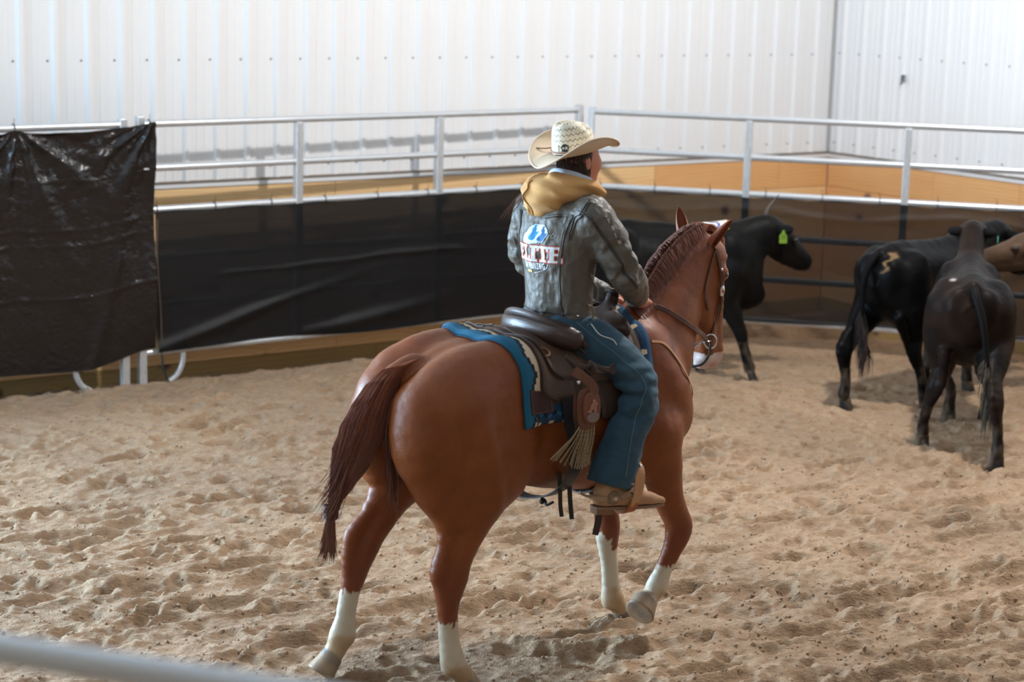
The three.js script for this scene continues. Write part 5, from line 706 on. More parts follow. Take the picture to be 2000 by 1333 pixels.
{ // leather jacket
  const b = jacketB;
  b.column([[1.40, 0.93, 0.712, 0.178], [1.5, 0.945, 0.70, 0.185], [1.6, 0.95, 0.695, 0.186], [1.7, 0.955, 0.69, 0.19], [1.8, 0.96, 0.684, 0.20], [1.88, 0.96, 0.685, 0.205], [1.95, 0.95, 0.70, 0.20], [2.01, 0.925, 0.735, 0.15], [2.055, 0.90, 0.79, 0.075]], 0.04);
  b.limb([[0.84, 2.015, 0.03, 0.06], [0.843, 1.995, 0.12, 0.064], [0.845, 1.965, 0.185, 0.074]], 0.05, 3); b.limb([[0.84, 2.015, -0.03, 0.06], [0.838, 1.993, -0.12, 0.064], [0.835, 1.96, -0.185, 0.074]], 0.05, 3);
  b.limb(ARM_R.map((p, i) => [...p, [0.082, 0.078, 0.07, 0.066, 0.05][i]]), 0.045, 4); b.limb(ARM_L.map((p, i) => [...p, [0.082, 0.078, 0.07, 0.064, 0.05][i]]), 0.045, 4);
  b.add((x, y, z) => hyp(x - 0.83, y - 2.055, z) > 0 ? Math.abs(hyp((x - 0.845), (z)) - 0.083) - 0.012 + Math.max(0, Math.abs(y - 2.035 - (x - 0.84) * 0.1) - 0.03) : 1, [0.84, 2.04, 0], 0.12, 0.03);   // stand-up collar
  b.cut((x, y, z) => 1.515 + 0.16 * (x - 0.74) + (y - 1.515) * -2 - 0.16 * (x - 0.74) * 0 + (y - 1.515 - 0.16 * (x - 0.74)) * 1 > 9 ? 1 : (y - 1.505 - 0.2 * Math.max(0, x - 0.76)), [0.83, 1.3, 0], 0.36, 0.006);
  b.cut((x, y, z) => (x - 1.197) * -0.75 + (y - 1.583) * 0.47 + (z - 0.09) * 0.42, [1.25, 1.55, 0.05], 0.10, 0.006);
  // folds: long vertical ones down the back, rings where the arms bend
  b.warp((x, y, z) => { const back = sstep(0.86, 0.74, x), dA = Math.min(hyp(x - 0.955, y - 1.745, z - 0.262), hyp(x - 0.89, y - 1.725, z + 0.295)); let v = 0; v += back * 0.026 * fbm(z * 8 + 0.6 * y, y * 2.8, x * 3 + 3, 3) * 1.4; v += 0.007 * noise(z * 15 + y * 6, y * 9, x * 6) * back * sstep(1.9, 1.62, y); v += 0.006 * Math.abs(noise(x * 18, y * 13, z * 20)) + 0.004 * Math.abs(noise(x * 30 + y * 9, y * 26, z * 34)); const arm = sstep(0.17, 0.26, Math.abs(z)) + sstep(0.98, 1.05, x); if (arm > 0.1) v += clamp(arm) * (0.02 * noise(x * 15 + y * 12, y * 15 - x * 16, z * 6) * sstep(0.22, 0.05, dA) + 0.006 * noise(x * 12, y * 20 - x * 10, z * 12)); return v; });
  const bump = dataTex(512, 512, (u, v) => { const a = Math.abs(tfbm(u, v, 14, 14, 4, 5) - 0.5) * 2, c = Math.abs(tfbm(u, v, 40, 40, 2, 9) - 0.5) * 2; return 0.5 * a + 0.3 * c + 0.2 * tnoise(u, v, 220, 220, 3); });
  const worn = dataTex(512, 512, (u, v) => { const a = tfbm(u, v, 7, 7, 5, 21), k = 0.78 + 0.45 * (a - 0.35); return [k, k * 0.985, k * 0.96]; });
  const M_JACKET = new THREE.MeshPhysicalMaterial({ color: srgb(98, 92, 84), map: repeat(worn, 2.2, 2.2), roughness: 0.48, specularIntensity: 0.7, bumpMap: repeat(bump, 3, 3), bumpScale: 0.002 });
  const jacket = mesh('jacket', b.mesh([0.60, 1.44, -0.42], [1.32, 2.12, 0.40], 0.0056, { eps: 0.0025, uv: (x, y, z) => [Math.atan2(z, 0.83 - x) * 0.2 + (x > 1 ? x : 0), y] }), M_JACKET, person);
  tag(jacket, 'worn grey leather jacket with a team patch on the back');
  const M_SEAM = new THREE.MeshStandardMaterial({ color: srgb(48, 44, 40), roughness: 0.5 }), M_PIPE = leather(124, 112, 96, 0.5);
  const onBack = (y, z, off = 0.0015) => { const p = b.seen(V(0.3, y, z), V(1, 0, 0), 0.9, off); return p ?? V(0.75, y, z); };
  const onSide = (x, y, off = 0.0015) => { const p = b.seen(V(x - 0.10, y + 0.05, 0.6), V(0.16, -0.08, -0.98).normalize(), 0.9, off); return p ?? V(x, y, 0.25); };
  const seam = (list, f, r = 0.0028) => { const o = []; for (const pts of list) { const c = new THREE.SplineCurve(pts.map((p) => new THREE.Vector2(...p))), q = []; for (let i = 0; i <= 26; i++) { const t = c.getPoint(i / 26); q.push(f(t.x, t.y)); } o.push(tube(q, r, 60, 6)); } return o; };
  const yoke = [[1.972, -0.178], [1.978, -0.07], [1.963, 0.03], [1.976, 0.10], [1.98, 0.17]], vr = [[1.975, 0.165], [1.90, 0.145], [1.78, 0.128], [1.66, 0.122], [1.53, 0.128]], vl = [[1.965, -0.172], [1.88, -0.168], [1.76, -0.166], [1.64, -0.16], [1.53, -0.152]];
  const sh = (l, a, c) => l.map(([y, z]) => [y + a, z + c]);
  mesh('yoke_seam', [...seam([yoke, sh(yoke, -0.008, 0)], onBack), ...seam([vr, sh(vr, 0, 0.008), vl, sh(vl, 0, -0.008)], onBack)], M_SEAM, jacket);
  mesh('seam_piping', seam([sh(vr, 0, 0.004), sh(yoke, -0.004, 0)], onBack, 0.0022), M_PIPE, jacket);
  const sl = [[0.79, 1.985], [0.85, 1.90], [0.92, 1.80], [0.985, 1.70], [1.05, 1.64]], arm = [[0.835, 2.03], [0.80, 1.99], [0.775, 1.93], [0.765, 1.86]];
  mesh('sleeve_seam', seam([sl, sl.map(([x, y]) => [x + 0.006, y + 0.006]), arm, arm.map(([x, y]) => [x + 0.007, y])], onSide), M_SEAM, jacket);
  mesh('waist_seam', [...seam([[[1.555, -0.175], [1.553, 0], [1.556, 0.165]]], onBack)], M_SEAM, jacket);
  { const p = onSide(0.845, 1.545, 0.004); mesh('side_buckle', [tube([p.clone().add(V(0.02, 0.03, 0.004)), p.clone().add(V(0.045, 0.02, 0.006)), p.clone().add(V(0.05, -0.01, 0.008)), p.clone().add(V(0.04, -0.05, 0.012)), p.clone().add(V(0.02, -0.055, 0.012)), p.clone().add(V(0.012, -0.03, 0.008))], 0.0055, 30, 8, false)], leather(128, 116, 98, 0.5), jacket); mesh('snap', xf(new THREE.SphereGeometry(0.006, 10, 8), p.clone().add(V(-0.03, -0.01, 0.004)).toArray()), M_SILVER, jacket); mesh('drawcord', tube([p.clone().add(V(0.06, 0.13, -0.02)), p.clone().add(V(0.075, 0.1, 0.0)), p.clone().add(V(0.07, 0.06, 0.008)), p.clone().add(V(0.05, 0.035, 0.008))], 0.004, 24, 6), M_PIPE, jacket); }
  // the patch on the back and the letters on the sleeve: thin embroidery that follows the leather
  function patch(name, draw, w, h, y0, y1, z0, z1, proj, px = 512, nu = 44) {
    const cv = document.createElement('canvas'); cv.width = px; cv.height = Math.round(px * h / w); const c = cv.getContext('2d'); c.clearRect(0, 0, cv.width, cv.height); draw(c, cv.width, cv.height);
    const t = new THREE.CanvasTexture(cv); t.colorSpace = THREE.SRGBColorSpace; const P = [], U = [], I = [], nv = Math.round(nu * h / w);
    for (let i = 0; i <= nu; i++) for (let j = 0; j <= nv; j++) { const p = proj(i / nu, j / nv); P.push(p.x, p.y, p.z); U.push(i / nu, j / nv); }
    for (let i = 0; i < nu; i++) for (let j = 0; j < nv; j++) { const a = i * (nv + 1) + j, d = a + 1, e = a + nv + 1, f = e + 1; I.push(a, e, d, d, e, f); }
    const g = new THREE.BufferGeometry(); g.setAttribute('position', new THREE.Float32BufferAttribute(P, 3)); g.setAttribute('uv', new THREE.Float32BufferAttribute(U, 2)); g.setIndex(I); g.computeVertexNormals();
    return mesh(name, g, new THREE.MeshStandardMaterial({ map: t, transparent: true, alphaTest: 0.02, roughness: 0.75, side: THREE.DoubleSide }), jacket);
  }
  const block = (c, s, x, y, w, h, fill, line, lw) => { c.save(); c.translate(x, y); c.font = 'bold 100px serif'; const m = c.measureText(s).width; c.scale(w / m, h / 72); c.lineJoin = 'miter'; c.textBaseline = 'alphabetic'; c.strokeStyle = line; c.lineWidth = lw; c.strokeText(s, 0, 72); c.fillStyle = fill; c.fillText(s, 0, 72); c.restore(); };
  patch('back_logo', (c, W, H) => {
    const X = (u) => u * W, Y = (v) => v * H;
    // pale blue splash with two dark blue riders
    c.fillStyle = 'rgba(196,228,240,0.9)'; c.beginPath(); c.moveTo(X(0.22), Y(0.40)); c.quadraticCurveTo(X(0.2), Y(0.25), X(0.32), Y(0.2)); c.quadraticCurveTo(X(0.38), Y(0.08), X(0.48), Y(0.05)); c.lineTo(X(0.66), Y(0.04)); c.lineTo(X(0.74), Y(0.14)); c.lineTo(X(0.72), Y(0.26)); c.quadraticCurveTo(X(0.62), Y(0.38), X(0.46), Y(0.415)); c.quadraticCurveTo(X(0.3), Y(0.44), X(0.22), Y(0.40)); c.fill();
    const riders = [[0.36, 0.05, '#2b86b8'], [0.535, 0.065, '#1c5f93']];
    for (const [ox, oy, col] of riders) { const q = [[0.13, 0], [0.165, 0.0], [0.175, 0.03], [0.165, 0.055], [0.185, 0.075], [0.175, 0.125], [0.2, 0.135], [0.235, 0.11], [0.25, 0.125], [0.225, 0.175], [0.19, 0.22], [0.17, 0.27], [0.13, 0.30], [0.06, 0.305], [0.02, 0.29], [0.0, 0.255], [0.04, 0.21], [0.08, 0.17], [0.105, 0.14], [0.095, 0.075], [0.12, 0.05]]; c.beginPath(); q.forEach(([a, d], i) => (i ? c.lineTo(X(ox + a * 0.85), Y(oy + d)) : c.moveTo(X(ox + a * 0.85), Y(oy + d)))); c.closePath(); c.strokeStyle = '#eef4f6'; c.lineWidth = 9; c.lineJoin = 'round'; c.stroke(); c.fillStyle = col; c.fill(); }
    c.strokeStyle = '#dfeaf0'; c.lineWidth = 4; c.lineCap = 'round'; for (let k = 0; k < 7; k++) { const x = 0.3 + 0.045 * k; c.beginPath(); c.moveTo(X(x), Y(0.37)); c.quadraticCurveTo(X(x + 0.02), Y(0.33), X(x + 0.035), Y(0.375)); c.quadraticCurveTo(X(x + 0.02), Y(0.41), X(x), Y(0.395)); c.stroke(); }
    for (const sx of [0.13, 0.83]) { c.strokeStyle = '#cfd6da'; c.lineWidth = 3; c.beginPath(); for (let k = 0; k <= 10; k++) { const a = -1.571 + k * 0.6283, r = k % 2 ? 0.02 : 0.045; const x = X(sx + r * Math.cos(a)), y = Y(0.24) + r * W * Math.sin(a); k ? c.lineTo(x, y) : c.moveTo(x, y); } c.stroke(); }
    block(c, 'ELITE', X(0.015), Y(0.455), X(0.97), Y(0.29), '#d3d8dc', '#a8472f', 14); block(c, 'ELITE', X(0.015), Y(0.455), X(0.97), Y(0.29), '#d3d8dc', '#e8e4e0', 4);
    c.save(); c.font = 'bold 60px sans-serif'; const m = c.measureText('TEAM PENNING').width; c.translate(X(0.14), Y(0.90)); c.scale(X(0.56) / m, 1.75); c.strokeStyle = '#4d565c'; c.lineWidth = 8; c.strokeText('TEAM PENNING', 0, 0); c.fillStyle = '#f4f4f4'; c.fillText('TEAM PENNING', 0, 0); c.restore();
    c.fillStyle = '#e8c57a'; c.fillRect(X(0.27), Y(0.925), X(0.17), Y(0.05)); c.strokeStyle = '#e6ebee'; c.lineWidth = 5; c.beginPath(); c.moveTo(X(0.76), Y(0.79)); c.quadraticCurveTo(X(0.72), Y(0.93), X(0.5), Y(0.975)); c.stroke();
  }, 0.272, 0.218, 0, 0, 0, 0, (u, v) => onBack(lerp(1.712, 1.935, v) + 0.012 * (u - 0.5), lerp(-0.135, 0.15, u), 0.0025), 768, 60);
  const A = V(0.872, 2.005, 0), Bv = V(0.968, 1.845, 0);
  patch('sleeve_letters', (c, W, H) => { c.translate(W / 2, 0); c.font = 'bold 90px sans-serif'; c.textAlign = 'center'; c.fillStyle = '#c4b2a6'; [...'JTBIN'].forEach((s, i) => { c.save(); c.translate((i % 2 ? -0.05 : 0.05) * W, H * (i + 0.85) / 5); c.rotate(0.15); c.fillText(s, 0, 0); c.restore(); }); }, 0.05, 0.2, 0, 0, 0, 0, (u, v) => { const t = 1 - v, x = lerp(A.x, Bv.x, t), y = lerp(A.y, Bv.y, t); const w = V(0.604, -0.19, -0.772).normalize(), q = V(x - 0.022 + 0.04 * (u - 0.5), y + 0.012 * (u - 0.5), 0.25), p = b.seen(q.clone().addScaledVector(w, -0.5), w, 1.0, 0.002); return p ?? q; }, 160, 10);
}
{ // hooded sweatshirt: the hood lies bunched on the jacket; shirt collar inside it
  const b = new Body();
  b.limb([[0.93, 2.055, 0.115, 0.036], [0.875, 2.075, 0.118, 0.048], [0.80, 2.08, 0.085, 0.056], [0.755, 2.068, 0.02, 0.06], [0.752, 2.058, -0.05, 0.056], [0.79, 2.062, -0.105, 0.05], [0.86, 2.06, -0.118, 0.042], [0.93, 2.05, -0.105, 0.034]], 0.03, 4);
  b.ball([0.748, 2.045, -0.01], [0.072, 0.072, 0.115], 0.05, 0.35).ball([0.718, 2.015, -0.005], [0.04, 0.045, 0.07], 0.05, 0.3);
  b.warp((x, y, z) => { const a = Math.atan2(z + 0.01, 0.85 - x); return 0.010 * Math.sin(y * 95 + a * 4.5 + 2 * noise(x * 7, y * 7, z * 7)) * 0.7 + 0.007 * noise(x * 13, y * 24, z * 13) - 0.008 * Math.exp(-((z + 0.045) ** 2) / 0.00012) * sstep(0.8, 0.74, x); });
  const M_HOOD = new THREE.MeshPhysicalMaterial({ color: srgb(196, 148, 92), roughness: 0.95, sheen: 0.3, sheenColor: new THREE.Color(0.6, 0.45, 0.3), bumpMap: repeat(dataTex(256, 256, (u, v) => 0.5 * tnoise(u, v, 90, 90, 3) + 0.5 * tfbm(u, v, 20, 20, 3, 4)), 8, 8), bumpScale: 0.0015 });
  const hood = mesh('hood', b.mesh([0.62, 1.90, -0.19], [1.0, 2.16, 0.19], 0.005, { uv: (x, y, z) => [Math.atan2(z, 0.85 - x) * 0.12, y] }), M_HOOD, person); tag(hood, 'mustard sweatshirt hood lying on the jacket');
  const seam = []; for (let i = 0; i <= 14; i++) { const y = lerp(2.11, 1.96, i / 14); const p = b.seen(V(0.4, y, -0.03 - 0.012 * Math.sin(i * 0.3)), V(1, 0, 0), 0.6, 0.001); if (p) seam.push(p); } mesh('hood_seam', tube(seam, 0.003, 40, 6), new THREE.MeshStandardMaterial({ color: srgb(170, 122, 72), roughness: 0.95 }), hood);
  const s = new Body(); s.limb([[0.94, 2.09, 0.06, 0.014], [0.88, 2.115, 0.075, 0.018], [0.825, 2.13, 0.045, 0.02], [0.812, 2.132, -0.01, 0.022], [0.83, 2.125, -0.055, 0.02], [0.89, 2.105, -0.07, 0.016], [0.94, 2.09, -0.055, 0.013]], 0.02, 4).warp((x, y, z) => 0.004 * noise(x * 20, y * 20, z * 20));
  mesh('shirt_collar', s.mesh([0.76, 2.05, -0.12], [1.0, 2.18, 0.12], 0.005), new THREE.MeshStandardMaterial({ color: srgb(196, 212, 230), roughness: 0.85 }), person);
}
{ // jeans
  const b = new Body();
  b.ball([0.825, 1.465, 0], [0.125, 0.095, 0.165], 0.06);
  for (const s of [1, -1]) b.limb([[0.81, 1.455, 0.09 * s, 0.115], [0.90, 1.405, 0.20 * s, 0.103], [0.975, 1.325, 0.295 * s, 0.09], [1.01, 1.245, 0.345 * s, 0.082], [0.985, 1.15, 0.355 * s, 0.085], [0.925, 1.045, 0.362 * s, 0.086], [0.872, 0.93, 0.37 * s, 0.095], [0.835, 0.85, 0.373 * s, 0.1]], 0.06, 4, 1.1);
  for (const s of [1, -1]) b.cut((x, y, z) => (y - 0.845 + 0.26 * (x - 0.85)), [0.84, 0.76, 0.375 * s], 0.17, 0.005);
  b.warp((x, y, z) => { const kn = hyp(x - 0.96, y - 1.22, Math.abs(z) - 0.35), lo = sstep(1.15, 0.95, y); return 0.024 * noise(x * 8 + y * 15, y * 20 - x * 9, z * 6) * sstep(0.22, 0.04, kn) + 0.006 * noise(x * 9, y * 7, z * 9) + 0.006 * lo * noise(x * 14 - y * 5, y * 6, z * 10) + 0.0025 * noise(x * 30, y * 40, z * 30); });
  const denim = dataTex(512, 512, (u, v) => { const k = 0.82 + 0.2 * tfbm(u, v, 8, 8, 4, 2) + 0.10 * (tnoise(u + v * 0.3, v, 256, 256, 2) - 0.5); return [k, k, k]; });
  const M_DENIM = new THREE.MeshPhysicalMaterial({ vertexColors: true, map: repeat(denim, 2.5, 2.5), roughness: 0.85, sheen: 0.25, sheenColor: new THREE.Color(0.3, 0.45, 0.6), bumpMap: repeat(dataTex(256, 256, (u, v) => 0.5 + 0.5 * Math.sin((u * 60 + v * 60) * 6.283) * 0.4 + 0.3 * (tnoise(u, v, 128, 128, 4) - 0.5)), 6, 6), bumpScale: 0.0006 });
  const fade = (x, y, z) => { const n = 0.5 + 0.5 * noise(x * 10, y * 10, z * 10), thigh = sstep(1.22, 1.32, y) * sstep(0.85, 0.95, x) * 0.55 * n, knee = Math.exp(-((x - 1.1) ** 2 + (y - 1.24) ** 2) / 0.004) * 0.5 * n; return mix3([0.016, 0.05, 0.078], [0.058, 0.125, 0.165], clamp(thigh + knee + 0.12 * noise(x * 4, y * 16, z * 20))); };
  const jeans = mesh('jeans', b.mesh([0.64, 0.76, -0.49], [1.16, 1.6, 0.49], 0.0066, { color: fade, eps: 0.0025, uv: (x, y, z) => [x + z * 0.7, y] }), M_DENIM, person); tag(jeans, 'dark blue denim jeans');
  const onSide = (x, y, s = 1, off = 0.001) => b.seen(V(x - 0.1, y + 0.06, 0.65 * s), V(0.17, -0.1, -0.98 * s).normalize(), 0.9, off) ?? V(x, y, 0.4 * s);
  const M_THREAD = new THREE.MeshStandardMaterial({ color: srgb(92, 112, 120), roughness: 0.9 }), M_WHITE_THREAD = new THREE.MeshStandardMaterial({ color: srgb(222, 222, 214), roughness: 0.9 });
  for (const s of [1, -1]) { const c = curve([[0.80, 1.51, 0], [0.88, 1.42, 0], [0.96, 1.34, 0], [1.035, 1.245, 0], [1.0, 1.14, 0], [0.965, 1.05, 0], [0.935, 0.96, 0], [0.91, 0.86, 0]]), q = []; for (let i = 0; i <= 50; i++) { const p = c.getPoint(i / 50); q.push(onSide(p.x, p.y, s)); } mesh('side_seam', tube(q, 0.0015, 120, 5), M_THREAD, jeans); const hq = []; for (let i = 0; i <= 30; i++) { const a = lerp(-2.6, 1.2, i / 30), o = V(0.843, 0.872, 0.374 * s), d = V(Math.cos(a), -0.26 * Math.cos(a), Math.sin(a) * s).normalize(); hq.push(b.hit(o, d, 0.2, 0.001)); } mesh('hem_stitch', tube(hq, 0.0018, 80, 5), M_WHITE_THREAD, jeans); }
  const poc = []; const bk = (y, z) => b.seen(V(0.5, y + 0.02, z + 0.12), V(0.9, -0.05, -0.3).normalize(), 0.8, 0.001); for (const l of [[[1.507, 0.095], [1.50, 0.15]], [[1.507, 0.095], [1.46, 0.10]], [[1.498, 0.15], [1.465, 0.155], [1.44, 0.125]], [[1.505, 0.125], [1.47, 0.14]]]) { const q = l.map(([y, z]) => bk(y, z)).filter(Boolean); if (q.length > 1) poc.push(tube(q, 0.0018, 20, 5)); } for (const l of [[[0.86, 1.50], [0.882, 1.455], [0.93, 1.43], [0.94, 1.41]]]) poc.push(tube(l.map(([x, y]) => onSide(x, y)), 0.0022, 30, 5)); if (poc.length) mesh('pocket_stitch', poc, M_WHITE_THREAD, jeans);
}
for (const s of [1, -1]) { // boots and spurs
  const dir = Math.atan2(0.06, 0.35), T = (a, u, w) => { const x = a * Math.cos(dir) - w * Math.sin(dir), z = a * Math.sin(dir) + w * Math.cos(dir); return [0.748 + x, 0.757 + u - 0.075 * a, (0.376 + z) * s]; };
  const b = new Body(); b.limb([[...T(0.085, 0.15, 0), 0.04], [...T(0.07, 0.10, 0), 0.042], [...T(0.055, 0.06, 0), 0.044]], 0.02, 3); b.limb([[...T(0.045, 0.045, 0), 0.042], [...T(0.12, 0.05, 0), 0.046], [...T(0.2, 0.04, 0), 0.042], [...T(0.27, 0.03, 0), 0.03], [...T(0.325, 0.022, 0), 0.016], [...T(0.345, 0.02, 0), 0.01]], 0.03, 4, 1.05); b.cut((x, y, z) => (y - 0.757 + 0.075 * (x - 0.748) / Math.cos(dir) - 0.012), [0.92, 0.66, 0.41 * s], 0.25, 0.004); b.warp((x, y, z) => 0.0035 * noise(x * 24, y * 24, z * 24));
  const boot = mesh('boot', b.mesh([0.66, 0.68, s > 0 ? 0.3 : -0.52], [1.14, 0.98, s > 0 ? 0.52 : -0.3], 0.0048), leather(162, 124, 92, 0.75), person); tag(boot, 'tan leather riding boot');
  const out = [[0.0, -0.03], [0.05, -0.036], [0.11, -0.034], [0.19, -0.044], [0.25, -0.038], [0.31, -0.022], [0.352, -0.004], [0.352, 0.004], [0.31, 0.022], [0.25, 0.038], [0.19, 0.044], [0.11, 0.034], [0.05, 0.036], [0.0, 0.03], [-0.006, 0]], sh = new THREE.Shape(out.map(([a, w]) => new THREE.Vector2(a, w * 0.88))), place = (g) => { const p = g.attributes.position; for (let i = 0; i < p.count; i++) { const q = T(p.getX(i), p.getZ(i), p.getY(i)); p.setXYZ(i, ...q); } g.computeVertexNormals(); return g; };
  mesh('sole', place(new THREE.ExtrudeGeometry(sh, { depth: 0.008, bevelEnabled: true, bevelSize: 0.0015, bevelThickness: 0.002, bevelSegments: 2 })), leather(128, 100, 78, 0.7), boot);
  const hs = new THREE.Shape(out.filter(([a]) => a < 0.12).map(([a, w]) => new THREE.Vector2(a * 0.72, w * 0.9))); const hg = new THREE.ExtrudeGeometry(hs, { depth: 0.024, bevelEnabled: false }); hg.translate(0, 0, -0.024); mesh('heel', place(hg), leather(118, 88, 62, 0.75), boot);
  const spur = mesh('spur', [strap([[...T(0.13, 0.052, 0.046)], [...T(0.06, 0.05, 0.05)], [...T(0.0, 0.048, 0.03)], [...T(-0.012, 0.048, 0)], [...T(0.0, 0.048, -0.03)], [...T(0.06, 0.05, -0.05)], [...T(0.13, 0.052, -0.046)]].map((p) => V(...p)), (p) => V(p.x - 0.80, 0, p.z - 0.39 * s).normalize(), 0.022, 0.004, 40), tube([T(-0.012, 0.05, 0), T(-0.04, 0.055, 0), T(-0.068, 0.068, 0)].map((p) => V(...p)), 0.0055, 14, 8)], leather(150, 120, 92, 0.5), boot);
  mesh('rowel', xf(new THREE.SphereGeometry(0.0085, 12, 8), T(-0.072, 0.07, 0)), M_SILVER, boot);
  const disc = (a, u, r, mat, nm, o) => { const g = new THREE.CylinderGeometry(r, r * 1.05, 0.004, 28); g.rotateX(Math.PI / 2); g.rotateY(-dir * s); g.translate(...T(a, u, o)); mesh(nm, g, mat, boot); };
  disc(0.068, 0.055, 0.03, leather(120, 98, 78, 0.5), 'spur_button', 0.052); disc(0.073, 0.052, 0.008, M_SILVER, 'spur_stud', 0.056);
  const bg = rbox(0.034, 0.034, 0.006, 0.004); bg.rotateZ(-0.5); bg.rotateY(-dir * s); bg.translate(...T(0.152, 0.068, 0.052)); mesh('spur_buckle', bg, leather(170, 140, 110, 0.35, { metalness: 0.4 }), boot); const bi = rbox(0.019, 0.019, 0.008, 0.003); bi.rotateZ(-0.5); bi.rotateY(-dir * s); bi.translate(...T(0.152, 0.068, 0.0525)); mesh('buckle_center', bi, leather(60, 45, 40, 0.4), boot);
  mesh('spur_strap', strap([[...T(0.10, 0.055, 0.052)], [...T(0.15, 0.075, 0.05)], [...T(0.175, 0.09, 0.025)], [...T(0.18, 0.095, 0)], [...T(0.175, 0.09, -0.025)], [...T(0.15, 0.075, -0.05)]].map((p) => V(...p)), (p) => V(0.2, 0.3, (p.z - 0.405 * s) * 12).normalize(), 0.024, 0.004, 30), leather(140, 108, 82, 0.6), boot);
}
{ // hair under the hat
  const R = rngMake(12), list = []; for (let i = 0; i < 900; i++) { const a = lerp(1.2, 5.08, R()), h = R(), y0 = 2.235 - 0.10 * h, rx = 0.098 - 0.012 * h, rz = 0.080 - 0.008 * h, p = V(HEADC[0] + Math.cos(a) * rx, y0, HEADC[2] + Math.sin(a) * rz); if (p.x > 0.915) continue; const L = 0.03 + 0.02 * R(); list.push({ pts: [p, p.clone().add(V(Math.cos(a) * 0.004, -L * 0.5, Math.sin(a) * 0.004)), p.clone().add(V(-Math.cos(a) * 0.012 + 0.012, -L, -Math.sin(a) * 0.012))], r: 0.0022, col: [[0.035, 0.018, 0.012], [0.05, 0.026, 0.016]] }); }
  for (let i = 0; i < 22; i++) { const z = -0.10 - 0.05 * R(); list.push({ pts: [V(0.84, 2.10, -0.09), V(0.78, 2.05, z - 0.04), V(0.745, 1.99, z - 0.075 - 0.02 * R()), V(0.70 - 0.02 * R(), 1.93 - 0.03 * R(), z - 0.085 - 0.03 * R())], r: 0.0012, col: [[0.10, 0.05, 0.03], [0.2, 0.11, 0.07]] }); }
  mesh('hair', strands(list, 5), new THREE.MeshPhysicalMaterial({ vertexColors: true, roughness: 0.5 }), person);
}
{ // straw hat
  const hat = new THREE.Group(); hat.name = 'cowboy_hat'; person.add(hat); hat.userData.label = 'cream straw cowboy hat with zigzag weave'; hat.position.set(0.888, 2.236, 0.0); hat.rotation.set(0.02, THREE.MathUtils.degToRad(-4), 0.2);
  const ax = 0.100, az = 0.086, H = 0.128, NA = 96, base = (a) => [Math.cos(a) * ax, Math.sin(a) * az];
  // crown: side wall, rim of the top and the cattleman crease
  const rows = [], top = (u, w) => { const r = Math.sqrt(u * u + w * w); let y = H - 0.030 * r * r * r; y -= 0.030 * Math.exp(-(w * w) / 0.035) * sstep(1.02, 0.3, Math.abs(u + 0.1)) ; y += -0.016 * u; y -= 0.022 * (Math.exp(-((u - 0.55) ** 2) / 0.10 - ((Math.abs(w) - 0.72) ** 2) / 0.07)); return y; };
  const P = [], U = [], I = [], nR = 22, nT = 18; for (let j = 0; j <= nR + nT; j++) for (let i = 0; i <= NA; i++) { const a = i / NA * 6.2832, [bx, bz] = base(a); let x, y, z, v; if (j <= nR) { v = j / nR; const tp = 1 - 0.10 * v - 0.07 * v ** 6, yt = top(Math.cos(a), Math.sin(a)) ; x = bx * tp; z = bz * (tp - 0.05 * v); y = v * yt; } else { const q = 1 - (j - nR) / nT, tp = 0.83, w = Math.sin(a) * q, u = Math.cos(a) * q; x = bx * tp * q; z = bz * (tp - 0.05) * q; y = top(u, w); } P.push(x, y, z); U.push(i / NA * 0.585, y); }
  for (let j = 0; j < nR + nT; j++) for (let i = 0; i < NA; i++) { const a = j * (NA + 1) + i, b = a + 1, c = a + NA + 1, d = c + 1; I.push(a, c, b, b, c, d); }
  const g = new THREE.BufferGeometry(); g.setAttribute('position', new THREE.Float32BufferAttribute(P, 3)); g.setAttribute('uv', new THREE.Float32BufferAttribute(U, 2)); g.setIndex(I); g.computeVertexNormals();
  const weave = dataTex(512, 512, (u, v) => { // zigzag openings in the straw: 12 teeth by 5 rows per tile
    const n = 12, r = 5, row = Math.floor(v * r), fv = v * r - row, x = u * n * 2 + (row % 2) * 0.6, k = Math.floor(x), f = x - k, zz = k % 2 ? 1 - f : f, d = Math.abs(fv - (0.3 + 0.4 * zz)), hole = sstep(0.10, 0.05, d) * (0.35 + 0.65 * sstep(0.25, 0.6, tnoise(u, v, 24, 10, 3))), s = 0.93 + 0.07 * tnoise(u, v, 128, 128, 2); return [s * lerp(0.93, 0.36, hole), s * lerp(0.89, 0.30, hole), s * lerp(0.80, 0.22, hole)]; }, true);
  const M_STRAW = new THREE.MeshPhysicalMaterial({ map: repeat(weave, 1 / 0.26, 1 / 0.115), roughness: 0.7, side: THREE.DoubleSide, bumpMap: repeat(dataTex(256, 256, (u, v) => 0.5 + 0.3 * Math.sin(u * 6.283 * 40) * Math.sin(v * 6.283 * 40) + 0.2 * tnoise(u, v, 100, 100, 2)), 6, 6), bumpScale: 0.001 });
  mesh('crown', g, M_STRAW, hat);
  // brim: rolled up along the sides, dipped in front and behind, with a bound edge
  const bP = [], bU = [], bI = [], nb = 16, brim = (a, t) => { const [bx, bz] = base(a), s = Math.abs(Math.sin(a)), w = lerp(0.098, 0.108, s * s), roll = s ** 1.6, q = t * w, curl = roll * 1.25, out = curl > 0.01 ? Math.sin(curl * t) / curl * w : q, up = curl > 0.01 ? (1 - Math.cos(curl * t)) / curl * w : 0, dip = -0.030 * t * t * (1 - roll) - 0.004, n = Math.hypot(Math.cos(a) / ax, Math.sin(a) / az); return V(bx + Math.cos(a) / ax / n * out, dip + up * 1.15, bz + Math.sin(a) / az / n * out); };
